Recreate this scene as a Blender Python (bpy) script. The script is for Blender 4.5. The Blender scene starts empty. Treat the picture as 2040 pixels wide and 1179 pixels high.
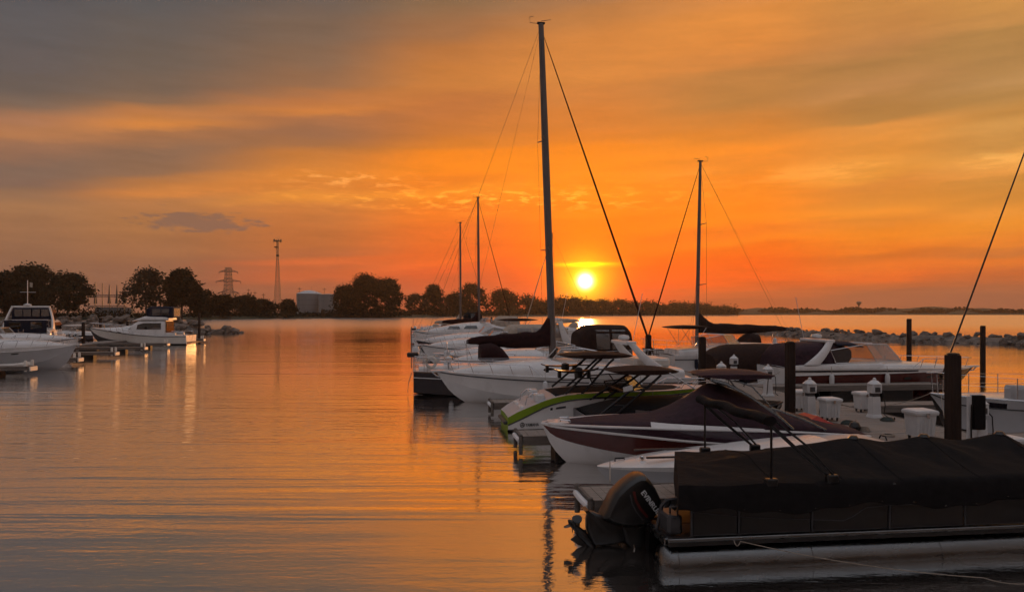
import bpy, bmesh, math, random
import numpy as np
from mathutils import Vector, Matrix
R = math.radians
random.seed(7)
SC = bpy.context.scene
COL = SC.collection

# ------------------------------------------------------------------ camera
F = 1480.0; HZ = 622.0; CAMZ = 3.6          # focal length, horizon row of a 2040 px wide frame, eye height
cam_d = bpy.data.cameras.new('camera'); cam = bpy.data.objects.new('camera', cam_d); COL.objects.link(cam)
cam.location = (0, 0, CAMZ); cam.rotation_euler = (R(90), 0, 0)
cam_d.sensor_width = 36; cam_d.lens = F/2040*36; cam_d.shift_y = (HZ-589.5)/2040
cam_d.clip_start = .1; cam_d.clip_end = 9000
SC.camera = cam
SC.render.resolution_x, SC.render.resolution_y = 1024, 591
SC.view_settings.view_transform = 'Standard'; SC.view_settings.look = 'None'
SC.view_settings.exposure = 0; SC.view_settings.gamma = 1; SC.view_settings.use_curve_mapping = False
SC.cycles.use_denoising = True
SC.cycles.max_bounces = 5; SC.cycles.diffuse_bounces = 2; SC.cycles.glossy_bounces = 3; SC.cycles.transparent_max_bounces = 10
SC.cycles.use_adaptive_sampling = True; SC.cycles.adaptive_threshold = .025; SC.cycles.adaptive_min_samples = 12
SC.cycles.volume_bounces = 0
SC.cycles.sample_clamp_indirect = 6

# ------------------------------------------------------------------ node expression helper
class X:
    def __init__(s, t, sock): s.t, s.s = t, sock
    def _m(s, op, b=None, c=None):
        n = s.t.nodes.new('ShaderNodeMath'); n.operation = op
        for i, q in enumerate((s, b, c)):
            if q is None: continue
            if isinstance(q, X): s.t.links.new(q.s, n.inputs[i])
            else: n.inputs[i].default_value = float(q)
        return X(s.t, n.outputs[0])
    def __add__(s, o): return s._m('ADD', o)
    __radd__ = __add__
    def __mul__(s, o): return s._m('MULTIPLY', o)
    __rmul__ = __mul__
    def __sub__(s, o): return s._m('SUBTRACT', o)
    def __rsub__(s, o): return (s*-1)+o
    def __truediv__(s, o): return s._m('DIVIDE', o)
    def exp(s): return s._m('EXPONENT')
    def clamp(s):
        r = s._m('ADD', 0); r.s.node.use_clamp = True; return r
    def step(s, a, b):                                   # smooth ramp a..b
        n = s.t.nodes.new('ShaderNodeMapRange'); n.interpolation_type = 'SMOOTHSTEP'
        s.t.links.new(s.s, n.inputs[0])
        for i, q in ((1, a), (2, b), (3, 0), (4, 1)): n.inputs[i].default_value = q
        return X(s.t, n.outputs[0])
def lin(c):
    return tuple(((v/255)/12.92 if v/255 <= .04045 else ((v/255+.055)/1.055)**2.4) for v in c)
def px_dir(px, py):
    return Vector(((px-1020)/F, 1, (HZ-py)/F)).normalized()
def px_ae(px, py):
    d = px_dir(px, py); return math.degrees(math.atan2(d.x, d.y)), math.degrees(math.asin(d.z))
SUN_DIR = px_dir(1166, 560)
SUN_EL = math.asin(SUN_DIR.z); SUN_AZ = math.atan2(SUN_DIR.x, SUN_DIR.y)

# ------------------------------------------------------------------ world: sunset sky
SKYCOLS = [   # (column, [(row, colour), ...]) of a 2040 px wide view: cloud-lit colour against elevation for eight bearings
 (40,  [(0,(88,86,92)),(60,(92,88,92)),(120,(97,89,90)),(170,(104,92,88)),(200,(122,100,88)),(235,(172,119,88)),(265,(182,123,83)),(290,(150,108,86)),(330,(128,102,90)),(365,(128,100,88)),(385,(146,108,84)),(420,(165,118,84)),(450,(158,112,82)),(500,(146,104,80)),(540,(136,98,80)),(600,(122,90,78))]),
 (300, [(0,(90,87,90)),(60,(98,90,88)),(120,(106,93,86)),(170,(116,96,84)),(200,(132,102,82)),(225,(190,123,73)),(250,(212,133,66)),(275,(166,112,76)),(310,(138,104,84)),(340,(140,104,82)),(360,(180,118,72)),(378,(205,128,66)),(400,(180,120,76)),(440,(172,116,74)),(500,(160,108,76)),(540,(146,100,78)),(600,(134,92,76))]),
 (620, [(0,(106,92,86)),(60,(118,96,82)),(120,(130,100,80)),(170,(146,104,76)),(195,(188,117,67)),(212,(204,125,62)),(235,(166,108,72)),(270,(150,102,74)),(295,(160,106,70)),(320,(196,120,56)),(350,(220,132,52)),(375,(216,128,54)),(397,(230,142,56)),(410,(205,122,60)),(440,(192,112,60)),(480,(184,104,58)),(505,(176,98,62)),(520,(212,104,58)),(534,(190,96,60)),(548,(196,95,56)),(575,(160,90,66)),(600,(146,86,66))]),
 (900, [(0,(136,104,76)),(60,(160,108,70)),(100,(186,116,60)),(140,(198,122,58)),(170,(198,122,58)),(210,(190,112,58)),(260,(196,114,52)),(290,(215,122,40)),(310,(245,138,24)),(340,(250,140,22)),(365,(240,130,28)),(385,(252,148,34)),(400,(246,136,30)),(420,(242,124,32)),(470,(232,108,38)),(500,(228,98,38)),(515,(240,104,40)),(530,(226,90,42)),(560,(205,86,48)),(600,(180,80,48))]),
 (1166,[(0,(170,118,78)),(40,(190,124,68)),(90,(212,132,62)),(150,(216,134,62)),(190,(208,126,60)),(240,(215,124,50)),(275,(225,126,42)),(300,(248,142,26)),(330,(252,146,24)),(390,(254,146,22)),(420,(254,138,18)),(450,(254,126,14)),(480,(252,116,14)),(510,(250,108,16)),(545,(248,98,18)),(590,(238,82,22)),(620,(224,76,24))]),
 (1480,[(0,(212,136,70)),(40,(226,142,64)),(80,(222,138,62)),(120,(210,132,64)),(150,(188,126,66)),(200,(184,124,64)),(240,(206,128,56)),(270,(220,130,46)),(295,(250,148,40)),(312,(240,142,42)),(330,(246,146,42)),(360,(250,142,34)),(390,(252,140,28)),(420,(254,138,24)),(440,(255,142,26)),(460,(246,124,30)),(480,(254,134,28)),(500,(250,112,22)),(530,(248,98,20)),(560,(246,96,22)),(575,(222,94,32)),(590,(196,92,44)),(610,(176,86,48))]),
 (1750,[(0,(200,136,70)),(60,(196,132,70)),(100,(190,130,74)),(130,(174,124,70)),(170,(190,134,80)),(190,(176,124,68)),(230,(180,126,66)),(245,(224,146,68)),(280,(228,146,62)),(310,(226,144,58)),(328,(238,156,66)),(345,(232,150,60)),(360,(218,134,56)),(395,(224,138,54)),(420,(244,148,50)),(440,(232,136,48)),(470,(244,136,36)),(495,(238,124,36)),(510,(218,110,40)),(530,(240,118,40)),(550,(232,104,38)),(575,(186,96,54)),(600,(158,92,66))]),
 (2010,[(0,(204,144,76)),(40,(200,142,78)),(60,(180,132,74)),(120,(176,130,76)),(150,(188,140,86)),(180,(182,134,76)),(230,(196,138,70)),(255,(212,152,80)),(290,(200,140,70)),(320,(238,164,80)),(345,(232,154,72)),(360,(206,138,62)),(390,(212,138,58)),(420,(238,150,58)),(450,(240,146,48)),(480,(232,130,46)),(503,(206,116,56)),(515,(228,120,46)),(550,(206,106,54)),(580,(170,98,66)),(600,(150,92,70))])]
def build_world():
    w = bpy.data.worlds.new('World'); SC.world = w; w.use_nodes = True
    t = w.node_tree; t.nodes.clear(); L = t.links.new
    out = t.nodes.new('ShaderNodeOutputWorld'); bg = t.nodes.new('ShaderNodeBackground')
    L(bg.outputs[0], out.inputs[0]); bg.inputs[1].default_value = 1
    tc = t.nodes.new('ShaderNodeTexCoord'); D = tc.outputs['Generated']
    sep = t.nodes.new('ShaderNodeSeparateXYZ'); L(D, sep.inputs[0])
    x, y, z = (X(t, sep.outputs[i]) for i in range(3))
    az = x._m('ARCTAN2', y)*57.2958; el = z._m('ARCSINE')*57.2958
    cmb = t.nodes.new('ShaderNodeCombineXYZ'); L(az.s, cmb.inputs[0]); L(el.s, cmb.inputs[1])
    def noise(sx, sy, detail, rough=.55, off=0., rot=0.):
        mp = t.nodes.new('ShaderNodeMapping'); L(cmb.outputs[0], mp.inputs[0]); mp.inputs['Scale'].default_value = (sx, sy, 1)
        mp.inputs['Location'].default_value = (off, off, 0); mp.inputs['Rotation'].default_value = (0, 0, rot)
        n = t.nodes.new('ShaderNodeTexNoise'); n.noise_dimensions = '2D'; n.inputs['Scale'].default_value = 1
        n.inputs['Detail'].default_value = detail; n.inputs['Roughness'].default_value = rough
        L(mp.outputs[0], n.inputs['Vector']); return X(t, n.outputs['Fac'])
    n1 = noise(.07, .30, 2, .5, 3.1, .06)                  # broad soft banks
    n2 = noise(.16, 1.25, 4, .62, 7.3, .03)                # fine streaks
    n3 = noise(.55, 2.4, 4, .66, 1.7)                      # flecks
    def mix(c0, c1, fac):
        m = t.nodes.new('ShaderNodeMix'); m.data_type = 'RGBA'; L(fac.s, m.inputs[0]); L(c0, m.inputs[6])
        if hasattr(c1, 'is_output'): L(c1, m.inputs[7])
        else: m.inputs[7].default_value = (*c1, 1)
        return m.outputs[2]
    E0, ER = -2.0, 29.0
    elw = el+(n1-.5)*1.5+(n2-.5)*.7
    col = None; last = None
    for px, rows in SKYCOLS:
        a0 = px_ae(px, 300)[0]; k = .085 if px < 1000 else .04
        r = t.nodes.new('ShaderNodeValToRGB'); r.color_ramp.interpolation = 'EASE'
        st = sorted(((px_ae(px, py)[1]-E0)/ER, c) for py, c in rows)
        el_ = r.color_ramp.elements
        while len(el_) < len(st): el_.new(.5)
        for e, (p, c) in zip(el_, st): e.position = min(1, max(0, p)); e.color = (*lin((c[0], c[1]*(.945 if 700 < px < 1600 and p < .5 else .985), c[2]*.95)), 1)
        pos = (elw-(az-a0)*k-E0)/ER
        L(pos.s, r.inputs[0])
        col = r.outputs[0] if col is None else mix(col, r.outputs[0], az.step(last, a0))
        last = a0
    gain = .97+(n2-.5)*.26+(n3-.5)*.08
    sc_ = t.nodes.new('ShaderNodeVectorMath'); sc_.operation = 'SCALE'; L(col, sc_.inputs[0]); L(gain.s, sc_.inputs['Scale']); col = sc_.outputs[0]
    # the rest of the dome: violet-grey cloud overhead, dusk blue-grey behind
    dome = mix(mix(t_rgb(t, DOME_BACK), DOME_FRONT, y.step(-.6, .75)), DOME_TOP, el.step(15, 75))
    fdome = (el.step(22, 52)+(1-y.step(.0, .55))).clamp()
    sky = t.nodes.new('ShaderNodeTexSky'); sky.sky_type = 'NISHITA'; sky.sun_disc = False
    sky.sun_elevation = SUN_EL; sky.sun_rotation = SUN_AZ; sky.dust_density = 4; sky.air_density = 1.4
    def addc(c, f):
        nonlocal col
        s_ = t.nodes.new('ShaderNodeVectorMath'); s_.operation = 'SCALE'
        if hasattr(c, 'is_output'): L(c, s_.inputs[0])
        else: s_.inputs[0].default_value = c
        if isinstance(f, X): L(f.s, s_.inputs['Scale'])
        else: s_.inputs['Scale'].default_value = f
        a_ = t.nodes.new('ShaderNodeVectorMath'); a_.operation = 'ADD'; L(col, a_.inputs[0]); L(s_.outputs[0], a_.inputs[1]); col = a_.outputs[0]
    addc(sky.outputs[0], .008)
    def gauss(px, py, wx, wy, warp=None):                  # soft ellipse at a bearing, widths in degrees
        a0, e0 = px_ae(px, py); q = (az-a0)/wx; q2 = (el-e0)/wy if warp is None else (el-e0+warp)/wy
        return ((q*q+q2*q2)*-1).exp()
    # flecked cloud lines, a grey scrap of cumulus
    fl = n3.step(.50, .66)
    addc((.40,.22,.03), gauss(1000, 398, 12, .8)*fl)
    addc((.16,.10,.025), gauss(1800, 330, 13, .55)*n2.step(.46, .62))
    addc((.28,.16,.05), gauss(700, 356, 4, .5)*fl)
    m = (n3*1.5+gauss(395, 441, 5.2, .95)*.95)._m('ADD', -1.27).step(-.06, .26)
    col = mix(col, lin((126,97,84)), m*.75)
    # aureole, bright bar above, and the sun itself
    dn = t.nodes.new('ShaderNodeVectorMath'); dn.operation = 'DOT_PRODUCT'; L(D, dn.inputs[0]); dn.inputs[1].default_value = tuple(SUN_DIR)
    an = X(t, dn.outputs['Value'])._m('MINIMUM', 1)._m('ARCCOSINE')*57.2958; an2 = an*an
    addc((.35,.0,.0), (an2*(-1/26.0)).exp())
    addc((1.5,2.4,.03), (an*-1.15).exp())
    addc((.7,.95,.0), gauss(1168, 527, 1.9, .17, (n2-.5)*.35))
    addc((7,6.4,5.2), (an2*(-1/.17)).exp())
    L(col, bg.inputs[0])
    bg2 = t.nodes.new('ShaderNodeBackground'); L(dome, bg2.inputs[0])
    ms = t.nodes.new('ShaderNodeMixShader'); L(fdome.s, ms.inputs[0]); L(bg.outputs[0], ms.inputs[1]); L(bg2.outputs[0], ms.inputs[2]); L(ms.outputs[0], out.inputs[0])
def t_rgb(t, c):
    n = t.nodes.new('ShaderNodeRGB'); n.outputs[0].default_value = (*lin(c), 1); return n.outputs[0]
DOME_BACK = (120,104,98); DOME_FRONT = lin((118,104,98)); DOME_TOP = lin((178,178,186))
build_world()

sun_d = bpy.data.lights.new('sun', 'SUN'); sun_d.energy = 1.2; sun_d.angle = R(.6); sun_d.color = (1, .42, .13)
sun = bpy.data.objects.new('sun', sun_d); COL.objects.link(sun)
sun.rotation_euler = SUN_DIR.to_track_quat('Z', 'Y').to_euler()

# ------------------------------------------------------------------ materials
MATS = {}
def mat(name, col, rough=.5, metal=0., noise=None, bump=None, spec=.5, coat=0, wear=None):
    if name in MATS: return MATS[name]
    m = bpy.data.materials.new(name); m.use_nodes = True; t = m.node_tree; L = t.links.new
    b = t.nodes['Principled BSDF']; b.inputs['Base Color'].default_value = (*col, 1)
    b.inputs['Roughness'].default_value = rough; b.inputs['Metallic'].default_value = metal
    b.inputs['Specular IOR Level'].default_value = spec; b.inputs['Coat Weight'].default_value = coat
    tc = t.nodes.new('ShaderNodeTexCoord')
    def nz(scale, detail=5, dist=0):
        n = t.nodes.new('ShaderNodeTexNoise'); n.inputs['Detail'].default_value = detail; n.inputs['Distortion'].default_value = dist
        mp = t.nodes.new('ShaderNodeMapping'); L(tc.outputs['Object'], mp.inputs[0])
        mp.inputs['Scale'].default_value = scale if isinstance(scale, tuple) else (scale,)*3
        n.inputs['Scale'].default_value = 1; L(mp.outputs[0], n.inputs['Vector']); return n.outputs['Fac']
    if noise:
        f = nz(noise[0]); r = t.nodes.new('ShaderNodeValToRGB'); L(f, r.inputs[0])
        a = noise[1]; r.color_ramp.elements[0].position = .3; r.color_ramp.elements[1].position = .72
        c2 = noise[2] if len(noise) > 2 else tuple(min(1, v*(1+a)) for v in col)
        r.color_ramp.elements[0].color = (*[v*(1-a) for v in col], 1); r.color_ramp.elements[1].color = (*c2, 1)
        L(r.outputs[0], b.inputs['Base Color'])
        rr = t.nodes.new('ShaderNodeMapRange'); L(f, rr.inputs[0]); rr.inputs[3].default_value = max(.02, rough-.1); rr.inputs[4].default_value = min(1, rough+.12)
        L(rr.outputs[0], b.inputs['Roughness'])
    if bump:
        bn = t.nodes.new('ShaderNodeBump'); bn.inputs['Strength'].default_value = 1; bn.inputs['Distance'].default_value = bump[1]
        L(nz(bump[0], 6), bn.inputs['Height']); L(bn.outputs[0], b.inputs['Normal'])
    MATS[name] = m; return m
def glass_mat(name, tint, gloss=.25, rough=.03):
    m = bpy.data.materials.new(name); m.use_nodes = True; t = m.node_tree; t.nodes.clear(); L = t.links.new
    o = t.nodes.new('ShaderNodeOutputMaterial'); mx = t.nodes.new('ShaderNodeMixShader'); L(mx.outputs[0], o.inputs[0])
    tr = t.nodes.new('ShaderNodeBsdfTransparent'); tr.inputs[0].default_value = (*tint, 1)
    gl = t.nodes.new('ShaderNodeBsdfGlossy'); gl.inputs['Roughness'].default_value = rough
    lw = t.nodes.new('ShaderNodeFresnel'); lw.inputs[0].default_value = 1.5
    mr = t.nodes.new('ShaderNodeMapRange'); L(lw.outputs[0], mr.inputs[0]); mr.inputs[3].default_value = gloss; mr.inputs[4].default_value = .45
    L(mr.outputs[0], mx.inputs[0]); L(tr.outputs[0], mx.inputs[1]); L(gl.outputs[0], mx.inputs[2])
    MATS[name] = m; return m
WHITE = mat('white_gelcoat', (.72,.72,.72), .28, noise=(1.3,.07), coat=.3)
CREAM = mat('cream_gelcoat', (.66,.63,.58), .35, noise=(1.1,.08))
GREYW = mat('grey_gelcoat', (.42,.43,.45), .35, noise=(1.3,.08))
NAVY = mat('navy_gelcoat', (.016,.014,.022), .12, noise=(1.2,.2), coat=.5)
MAROON = mat('maroon_gelcoat', (.085,.013,.011), .2, noise=(1.2,.2), coat=.3)
PLUM = mat('plum_gelcoat', (.045,.020,.034), .2, noise=(1.2,.2), coat=.4)
GREEN = mat('lime_gelcoat', (.22,.34,.02), .55, noise=(1.3,.08), spec=.25)
BOTTOM = mat('bottom_paint', (.02,.016,.016), .6, noise=(3,.3))
BLKC = mat('black_canvas', (.010,.0088,.0095), .9, noise=(9,.35), bump=((5,5,9),.02), spec=.2)
BROWNC = mat('brown_canvas', (.034,.018,.014), .85, noise=(8,.3), bump=((5,5,9),.02), spec=.2)
PLUMC = mat('plum_canvas', (.040,.019,.028), .8, noise=(7,.3), bump=((4,5,8),.025), spec=.3)
NAVYC = mat('navy_canvas', (.012,.014,.03), .8, noise=(7,.3), bump=((4,5,8),.02), spec=.3)
CREAMC = mat('cream_canvas', (.42,.36,.30), .8, noise=(5,.2), bump=((4,5,8),.02), spec=.2)
SAILC = mat('sail_cover_canvas', (.028,.010,.010), .85, noise=(6,.3), bump=((3,5,6),.04), spec=.2)
ALU = mat('brushed_aluminium', (.20,.21,.215), .26, 1.0, noise=((1.5,9,9),.12), bump=((.8,5,5),.006))
MASTM = mat('mast_aluminium', (.16,.14,.135), .45, .3, noise=((3,3,.6),.12))
STEEL = mat('stainless_steel', (.62,.62,.63), .18, 1)
BLKM = mat('black_metal', (.012,.011,.012), .35, .3, noise=(12,.2))
BLKP = mat('black_plastic', (.009,.0085,.009), .36, noise=(9,.3), coat=.2)
GREYP = mat('grey_plastic', (.05,.05,.055), .4, noise=(9,.2))
REDP = mat('red_stripe', (.10,.012,.010), .35, noise=(9,.2))
WHP = mat('white_plastic', (.66,.68,.70), .45, noise=(4,.09))
TEAK = mat('teak', (.16,.08,.04), .5, noise=((2,18,18),.3))
WIRE = mat('rigging_wire', (.05,.045,.045), .4, .5)
ROPE = mat('rope', (.32,.27,.22), .9, noise=(40,.3))
RED = mat('red_vinyl', (.50,.05,.03), .5, noise=(5,.15))
PILE = mat('pile_brown', (.034,.020,.015), .8, noise=((7,7,.9),.4), bump=((9,9,1.2),.03), spec=.25)
PLANK = mat('weathered_plank', (.27,.24,.215), .85, noise=((1.2,16,16),.28), bump=((2,30,30),.006), spec=.2)
FASCIA = mat('dock_fascia', (.15,.13,.115), .85, noise=((1.0,8,12),.3), bump=((1.5,12,20),.012), spec=.2)
FLOAT = mat('dock_float', (.014,.013,.013), .6, noise=(4,.3))
ROCK = mat('limestone_rock', (.20,.165,.14), .9, noise=(1.3,.45), bump=(2.2,.25), spec=.2)
BARK = mat('bark', (.05,.036,.026), .9, noise=((5,5,1),.3))
LEAFM = [mat('foliage_dark', (.024,.024,.013), .9, noise=(.25,.3), spec=.1), mat('foliage_olive', (.038,.037,.020), .9, noise=(.25,.3), spec=.1), mat('foliage_grey', (.055,.050,.032), .9, noise=(.2,.3), spec=.1)]
LAND = mat('bank_grass', (.06,.058,.03), .9, noise=(.06,.4), bump=(.4,.3))
TANKM = mat('tank_paint', (.30,.31,.32), .6, noise=((.15,.15,.03),.14))
LATT = mat('galvanised_steel', (.16,.15,.15), .5, .5)
GLASS = glass_mat('clear_pane', (.62,.60,.58), .07)
VINYL = glass_mat('clear_vinyl', (.55,.50,.46), .2, .12)
SMOKE = glass_mat('smoked_pane', (.05,.05,.055), .12)
LAMPG = mat('pedestal_lens', (.5,.46,.38), .2)

# ------------------------------------------------------------------ mesh helpers
def ang(v): return math.atan2(v[1], v[0])
class MB:
    def __init__(s): s.v = []; s.f = []
    def add(s, vs, fs):
        o = len(s.v); s.v += [tuple(p) for p in vs]; s.f += [tuple(i+o for i in f) for f in fs]; return s
    def box(s, x0, x1, y0, y1, z0, z1):
        vs = [(x, y, z) for z in (z0, z1) for y in (y0, y1) for x in (x0, x1)]
        return s.add(vs, [(0,2,3,1),(4,5,7,6),(0,1,5,4),(2,6,7,3),(0,4,6,2),(1,3,7,5)])
    def bevbox(s, x0, x1, y0, y1, z0, z1, b=.02):
        ring = lambda dx, z: [(x0+dx,y0+b,z),(x0+b,y0+dx,z),(x1-b,y0+dx,z),(x1-dx,y0+b,z),(x1-dx,y1-b,z),(x1-b,y1-dx,z),(x0+b,y1-dx,z),(x0+dx,y1-b,z)]
        rs = [ring(b*.6, z0), ring(0, z0+b*.8), ring(0, z1-b*.8), ring(b*.6, z1)]
        return s.grid(rs, True, True, True)
    def grid(s, secs, closed=False, cap0=False, cap1=False):
        n = len(secs[0]); o = len(s.v)
        for sec in secs: s.v += [tuple(p) for p in sec]
        for i in range(len(secs)-1):
            for j in range(n if closed else n-1):
                k = (j+1) % n
                s.f.append((o+i*n+j, o+i*n+k, o+(i+1)*n+k, o+(i+1)*n+j))
        if cap0: s.f.append(tuple(o+j for j in range(n)))
        if cap1: s.f.append(tuple(o+(len(secs)-1)*n+j for j in range(n))[::-1])
        return s
    def tube(s, pts, r, n=6, cap=True):
        pts = [Vector(p) for p in pts]; secs = []
        for i, p in enumerate(pts):
            d = (pts[min(i+1, len(pts)-1)]-pts[max(i-1, 0)]).normalized()
            a = d.orthogonal().normalized() if abs(d.z) > .99 else d.cross(Vector((0,0,1))).normalized()
            b = d.cross(a); rr = r[i] if isinstance(r, (list, tuple)) else r
            secs.append([p+(a*math.cos(2*math.pi*k/n)+b*math.sin(2*math.pi*k/n))*rr for k in range(n)])
        return s.grid(secs, True, cap, cap)
    def lathe(s, prof, c=(0,0,0), n=12, sq=False):
        secs = []
        for r, z in prof:
            if sq: secs.append([(c[0]+r*a, c[1]+r*b, c[2]+z) for a, b in ((-1,-1),(1,-1),(1,1),(-1,1))])
            else: secs.append([(c[0]+r*math.cos(2*math.pi*k/n), c[1]+r*math.sin(2*math.pi*k/n), c[2]+z) for k in range(n)])
        return s.grid(secs, True, True, True)
    def pillow(s, poly, y0, hw, k=((.80,1.0),(.95,.82),(1.0,.45))):
        """closed outline in x,z inflated in y round y0"""
        cx = sum(p[0] for p in poly)/len(poly); cz = sum(p[1] for p in poly)/len(poly)
        rings = [(a, -b) for a, b in k]+[(a, b) for a, b in reversed(k)]
        secs = [[(cx+(p[0]-cx)*a, y0+b*hw, cz+(p[1]-cz)*a) for p in poly] for a, b in rings]
        return s.grid(secs, True, True, True)
    def obj(s, name, material, parent=None, smooth=35):
        me = bpy.data.meshes.new(name); me.from_pydata(s.v, [], s.f); me.update()
        bm = bmesh.new(); bm.from_mesh(me); bmesh.ops.recalc_face_normals(bm, faces=bm.faces); bm.to_mesh(me); bm.free()
        me.materials.append(material)
        if smooth:
            me.polygons.foreach_set('use_smooth', [True]*len(me.polygons)); me.set_sharp_from_angle(angle=R(smooth))
        return link(name, me, parent)
def link(name, me, parent=None):
    o = bpy.data.objects.new(name, me); COL.objects.link(o)
    if parent is not None: o.parent = parent
    return o
def tag(o, label=None, cat=None, group=None, kind=None):
    for k, v in (('label', label), ('category', cat), ('group', group), ('kind', kind)):
        if v: o[k] = v
    return o
def thing(name, label, cat, loc=(0,0,0), rz=0, group=None):
    o = bpy.data.objects.new(name, None); COL.objects.link(o); o.location = loc; o.rotation_euler = (0, 0, rz)
    o.empty_display_size = .2
    return tag(o, label, cat, group)
def copy_thing(src, loc, rz, label):
    c = src.copy(); COL.objects.link(c); c.location = loc; c.rotation_euler = (0, 0, rz); c['label'] = label
    for ch in src.children:
        k = ch.copy(); COL.objects.link(k); k.parent = c
        for g in ch.children:
            q = g.copy(); COL.objects.link(q); q.parent = k
    return c
def spl(tab, col, x):
    n = len(tab); xs = [r[0] for r in tab]; ys = [r[col] for r in tab]
    if x <= xs[0]: return ys[0]
    if x >= xs[-1]: return ys[-1]
    i = max(k for k in range(n-1) if xs[k] <= x)
    def sl(k):
        if k == 0: return (ys[1]-ys[0])/(xs[1]-xs[0])
        if k == n-1: return (ys[-1]-ys[-2])/(xs[-1]-xs[-2])
        a = (ys[k]-ys[k-1])/(xs[k]-xs[k-1]); b = (ys[k+1]-ys[k])/(xs[k+1]-xs[k])
        return 0 if a*b <= 0 else 2*a*b/(a+b)
    h = xs[i+1]-xs[i]; s = (x-xs[i])/h
    return (ys[i]*(2*s**3-3*s*s+1)+sl(i)*h*(s**3-2*s*s+s)+ys[i+1]*(3*s*s-2*s**3)+sl(i+1)*h*(s**3-s*s))
class Hull:
    """lofted hull: rows (x, half beam, keel z, chine z, chine fraction, sheer z)"""
    def __init__(s, root, T, bottom, bands, deck, m=30, camber=.05, deck_drop=0., pw=1.0):
        s.T = T; x0, x1 = T[0][0], T[-1][0]
        xs = [x0+(x1-x0)*(1-(1-i/m)**1.35) for i in range(m+1)]
        s.xs = xs
        def P(x, f):                                     # f 0..1 keel-chine, 1..2 chine-sheer
            hb, zk, zc, fc, zs = (spl(T, k, x) for k in range(1, 6))
            if f <= 1: return (hb*fc*f**pw, zk+(zc-zk)*f**(1.15 if pw == 1 else 2.2))
            q = f-1; return (hb*(fc+(1-fc)*q**1.25), zc+(zs-zc)*q)
        s.P = P
        def band(name, material, f0, f1, n):
            mb = MB()
            for sgn in (1, -1):
                mb.grid([[(x, sgn*P(x, a+(b-a)*k/n)[0], P(x, a+(b-a)*k/n)[1]) for k in range(n+1)]
                         for x in xs for a, b in [((f0(x) if callable(f0) else f0), (f1(x) if callable(f1) else f1))]])
            return mb.obj(name, material, root, 40)
        band('hull_bottom', bottom, 0, 1, 4)
        for nm, mt, a, b in bands: band(nm, mt, a, b, 4)
        # transom
        fs = [k/8*2 for k in range(9)]
        pl = [(x0, *P(x0, f)) for f in fs]; pl2 = [(x0, -p[1], p[2]) for p in reversed(pl)]
        MB().add(pl+pl2, [tuple(range(len(pl)*2))]).obj('transom', bands[-1][1], root, 0)
        mb = MB(); secs = []
        for x in xs:
            hb, zs = spl(T, 1, x), spl(T, 5, x)-deck_drop
            secs.append([(x, hb*(k/4-1), zs+camber*(1-(k/4-1)**2)*min(1, hb)) for k in range(9)])
        mb.grid(secs).obj('deck', deck, root, 40)
    def sheer(s, x, side, inset=0, dz=0):
        return (x, side*max(.0, spl(s.T, 1, x)-inset), spl(s.T, 5, x)+dz)
    def line(s, root, name, material, f, r, dx=.012, n=6, x0=None, x1=None):
        xs = [x for x in s.xs if (x0 is None or x >= x0) and (x1 is None or x <= x1)]
        mb = MB()
        for sg in (1, -1):
            mb.tube([(x, sg*(s.P(x, f(x) if callable(f) else f)[0]+dx), s.P(x, f(x) if callable(f) else f)[1]) for x in xs], r, n)
        return mb.obj(name, material, root)
    def patch(s, root, name, material, x0, x1, f0, f1, sides=(1, -1), off=.008, parent=None, cham=0):
        out = []
        for sg in sides:
            secs = []
            for i in range(9):
                x = x0+(x1-x0)*i/8
                c = 0
                if cham: c = (f1-f0)*.5*(1-math.sqrt(max(0, 1-(2*i/8-1)**2)))*cham
                secs.append([(x, sg*(s.P(x, f0+c+(f1-f0-2*c)*k/3)[0]+off), s.P(x, f0+c+(f1-f0-2*c)*k/3)[1]) for k in range(4)])
            out.append(MB().grid(secs).obj(name, material, parent or root, 40))
        return out
    def rail(s, root, x0, x1, h, n, inset=.08, r=.014, close=True, name='bow_rail', material=None, mid=False, lean=.15):
        mb = MB(); xs = [x0+(x1-x0)*i/(n*2) for i in range(n*2+1)]
        tops = {}
        for sg in (1, -1):
            pts = [Vector(s.sheer(x, sg, inset, h)) + Vector((lean, 0, 0)) for x in xs]
            pts[0] = Vector(s.sheer(xs[0], sg, inset, .03))
            mb.tube(pts, r); tops[sg] = pts
            if mid: mb.tube([Vector(s.sheer(x, sg, inset, h*.5))+Vector((lean*.5,0,0)) for x in xs[1:]], r*.6)
            for i in range(1, len(xs), 2): mb.tube([s.sheer(xs[i], sg, inset, .02), pts[i]], r*.85)
        if close: mb.tube([tops[1][-1], tops[-1][-1]], r)
        return mb.obj(name, material or STEEL, root)
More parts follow.
